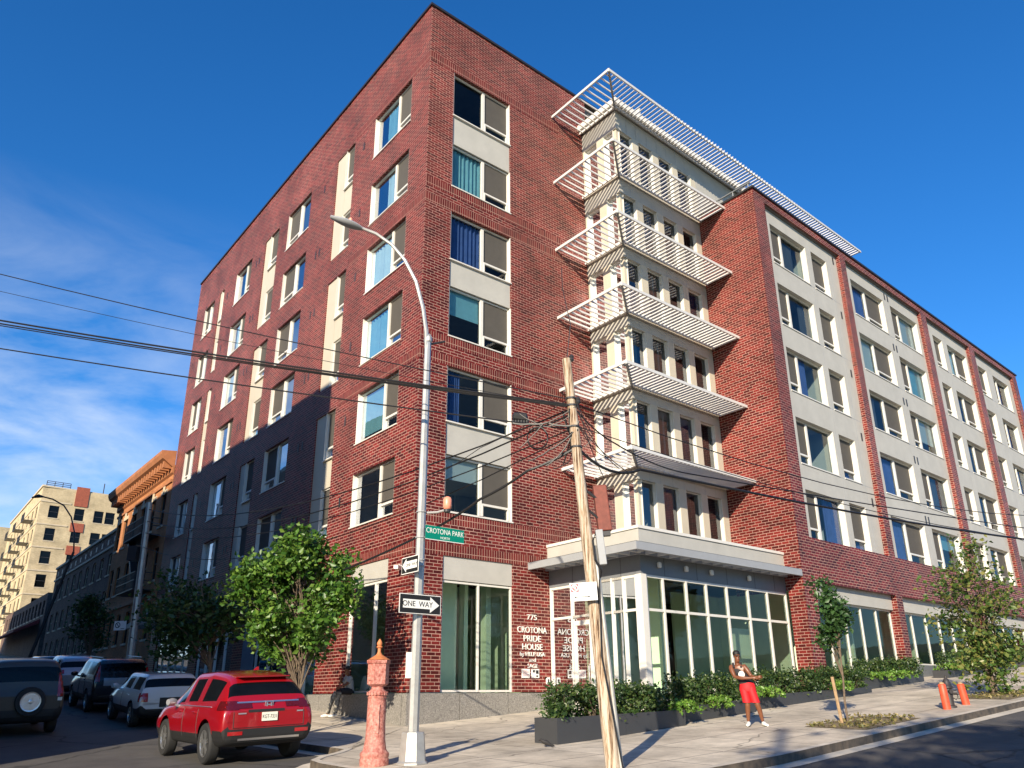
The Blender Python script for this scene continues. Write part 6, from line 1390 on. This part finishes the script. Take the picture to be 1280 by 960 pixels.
for q in (-1, 1): mb.tube([(-.325 + q * .085, -.075, 1.345), (-.33 + q * .095, .0, 1.455), (-.33 + q * .085, .11, 1.36)], [.028, .026, .028], 8)
mb.build('straps', M['tank'], tk, local=True, smooth=True)
mb = MB(); ellip(mb, (-.245, -.098, 1.185), (.075, .012, .085), 14, 8); mb.build('printed_patch', M['signwhite'], tk, local=True, smooth=True)
mb = MB(); loft(mb, [((-.128, .03, 1.0), .168, .128, None), ((-.13, .03, .96), .182, .142, None), ((-.13, .025, .90), .195, .152, None), ((-.13, .02, .83), .205, .15, None), ((-.125, .01, .79), .19, .13, None)])
for (hx, hy), (kx, ky) in (((-.215, .015), (-.178, -.035)), ((-.045, .0), (.03, -.045))): loft(mb, [((hx, hy, .90), .095, .11, None), ((hx, hy, .82), .112, .13, None), ((hx + (kx - hx) * .5, hy + (ky - hy) * .5, .68), .106, .122, None), ((kx, ky, .535), .104, .118, None), ((kx, ky, .54), .085, .095, None)])
mb.build('shorts', M['shorts'], t, local=True, smooth=True)
for (x, y, a) in ((-.19, .0, -.15), (.17, -.02, .35)):
    mb = MB(); Ts = Matrix.Translation((x, y, 0)) @ Matrix.Rotation(a, 4, 'Z'); ring_ = []
    for yy, rx, zt in ((.07, .035, .085), (.05, .048, .105), (.0, .050, .11), (-.06, .052, .085), (-.13, .052, .065), (-.19, .045, .055), (-.215, .025, .04)):
        ring_.append([Ts @ Vector((rx * math.cos(b_), yy, max(.0, zt / 2 + zt / 2 * math.sin(b_)))) for b_ in [2 * math.pi * k / 12 for k in range(12)]])
    s0 = len(mb.v); mb.v += [q for r_ in ring_ for q in r_]
    for i in range(6):
        for k in range(12): mb.f.append((s0 + i * 12 + k, s0 + i * 12 + (k + 1) % 12, s0 + (i + 1) * 12 + (k + 1) % 12, s0 + (i + 1) * 12 + k)); mb.mi.append(0)
    mb.f.append(tuple(s0 + k for k in range(12))); mb.mi.append(0); mb.f.append(tuple(s0 + 72 + k for k in range(12))); mb.mi.append(0)
    mb.build('shoe', M['shoe'], t, local=True, smooth=True)
# person sitting on the granite ledge behind the fire alarm pedestal
sp = W(-.02, 3.25, g(0, 3.25)); t = person_root('person in grey shirt and dark shorts sitting on granite ledge behind pedestal', sp, AL - R(90) + R(90) + R(0), .86)
# local +x runs up the side street, +y faces the street
sz_ = (.105 - g(0, 3.25)) / .86 + .09
J = {'pelvis': ((0, .12, sz_), (.15, .11)), 'waist': ((0, .13, sz_ + .15), (.13, .10)), 'chest': ((.0, .18, sz_ + .35), (.165, .115)), 'neckb': ((0, .21, sz_ + .50), .07), 'neck': ((0, .235, sz_ + .57), .055),
     'hipL': ((-.09, .2, sz_ - .01), .09), 'kneeL': ((-.13, .56, sz_ - .02), .06), 'calfL': ((-.10, .60, sz_ - .18), .056), 'ankL': ((-.05, .66, .09), .038), 'toeL': ((-.05, .82, .035), .034), 'hipR': ((.09, .2, sz_ - .01), .09), 'kneeR': ((.13, .57, sz_ - .02), .06), 'calfR': ((.16, .66, sz_ - .18), .056), 'ankR': ((.22, .82, .09), .038), 'toeR': ((.24, .98, .04), .034),
     'shL': ((-.17, .19, sz_ + .46), .068), 'elL': ((-.2, .34, sz_ + .24), .044), 'wrL': ((-.1, .52, sz_ + .14), .027), 'shR': ((.17, .19, sz_ + .46), .068), 'elR': ((.2, .38, sz_ + .26), .044), 'wrR': ((.1, .44, sz_ + .42), .027)}
J['Lpalm'] = ((-.06, .58, sz_ + .12), (.026, .034)); J['Rpalm'] = ((.07, .45, sz_ + .50), (.026, .034))
B = [('pelvis', 'waist'), ('waist', 'chest'), ('chest', 'neckb'), ('neckb', 'neck'), ('pelvis', 'hipL'), ('hipL', 'kneeL'), ('kneeL', 'calfL'), ('calfL', 'ankL'), ('ankL', 'toeL'), ('pelvis', 'hipR'), ('hipR', 'kneeR'), ('kneeR', 'calfR'), ('calfR', 'ankR'), ('ankR', 'toeR'), ('chest', 'shL'), ('shL', 'elL'), ('elL', 'wrL'), ('wrL', 'Lpalm'), ('chest', 'shR'), ('shR', 'elR'), ('elR', 'wrR'), ('wrR', 'Rpalm')]
fingers(J, B, J['wrL'][0], (-.04, .61, sz_ + .11), (.5, .8, -.3), (.3, 0, 1), (0, 0, -1), 'L'); fingers(J, B, J['wrR'][0], (.06, .455, sz_ + .535), (-.2, .1, 1), (1, 0, 0), (0, -1, 0), 'R')
hc = Vector((0, .27, sz_ + .70)); head(J, B, 'neck', hc, (.2, 1, -.1)); skin('body', J, B, M['skin'], t, 2)
headgear(t, hc, Vector((.2, 1, -.1)), glasses=False)
mb = MB(); loft(mb, [((0, .12, sz_ + .02), .185, .145, None), ((0, .13, sz_ + .15), .175, .14, None), ((0, .17, sz_ + .32), .195, .15, None), ((0, .19, sz_ + .43), .18, .13, None), ((0, .21, sz_ + .50), .09, .09, None)])
for q in (-1, 1): mb.tube([(q * .15, .19, sz_ + .45), (q * .185, .25, sz_ + .36), (q * .195, .30, sz_ + .29)], [.085, .075, .07], 10)
mb.build('shirt', M['greyshirt'], t, local=True, smooth=True)
mb = MB(); loft(mb, [((0, .12, sz_ + .06), .18, .14, None), ((0, .13, sz_ - .07), .2, .16, None)])
for q in (-1, 1): mb.tube([(q * .09, .12, sz_), (q * .11, .36, sz_), (q * .13, .54, sz_ - .02)], [.12, .11, .095], 12)
mb.build('shorts', M['tank'], t, local=True, smooth=True)
mb = MB()
mb.tube([(-.13, .55, sz_ - .03), (-.10, .60, sz_ - .2), (-.055, .655, .12)], [.095, .092, .08], 10); mb.tube([(.13, .56, sz_ - .03), (.16, .66, sz_ - .2), (.215, .81, .12)], [.095, .092, .08], 10); mb.build('leggings', M['trousers'], t, local=True, smooth=True)
for (x, y) in ((-.05, .66), (.22, .82)):
    mb = MB(); mb.tube([(x, y - .06, .05), (x, y + .05, .055), (x + .01, y + .16, .04), (x + .015, y + .22, .032)], [.045, .052, .042, .022], 10); mb.build('shoe', M['shoe'], t, local=True, smooth=True)
for o_ in bpy.data.objects:
    if o_.get('_local') is not None: del o_['_local']
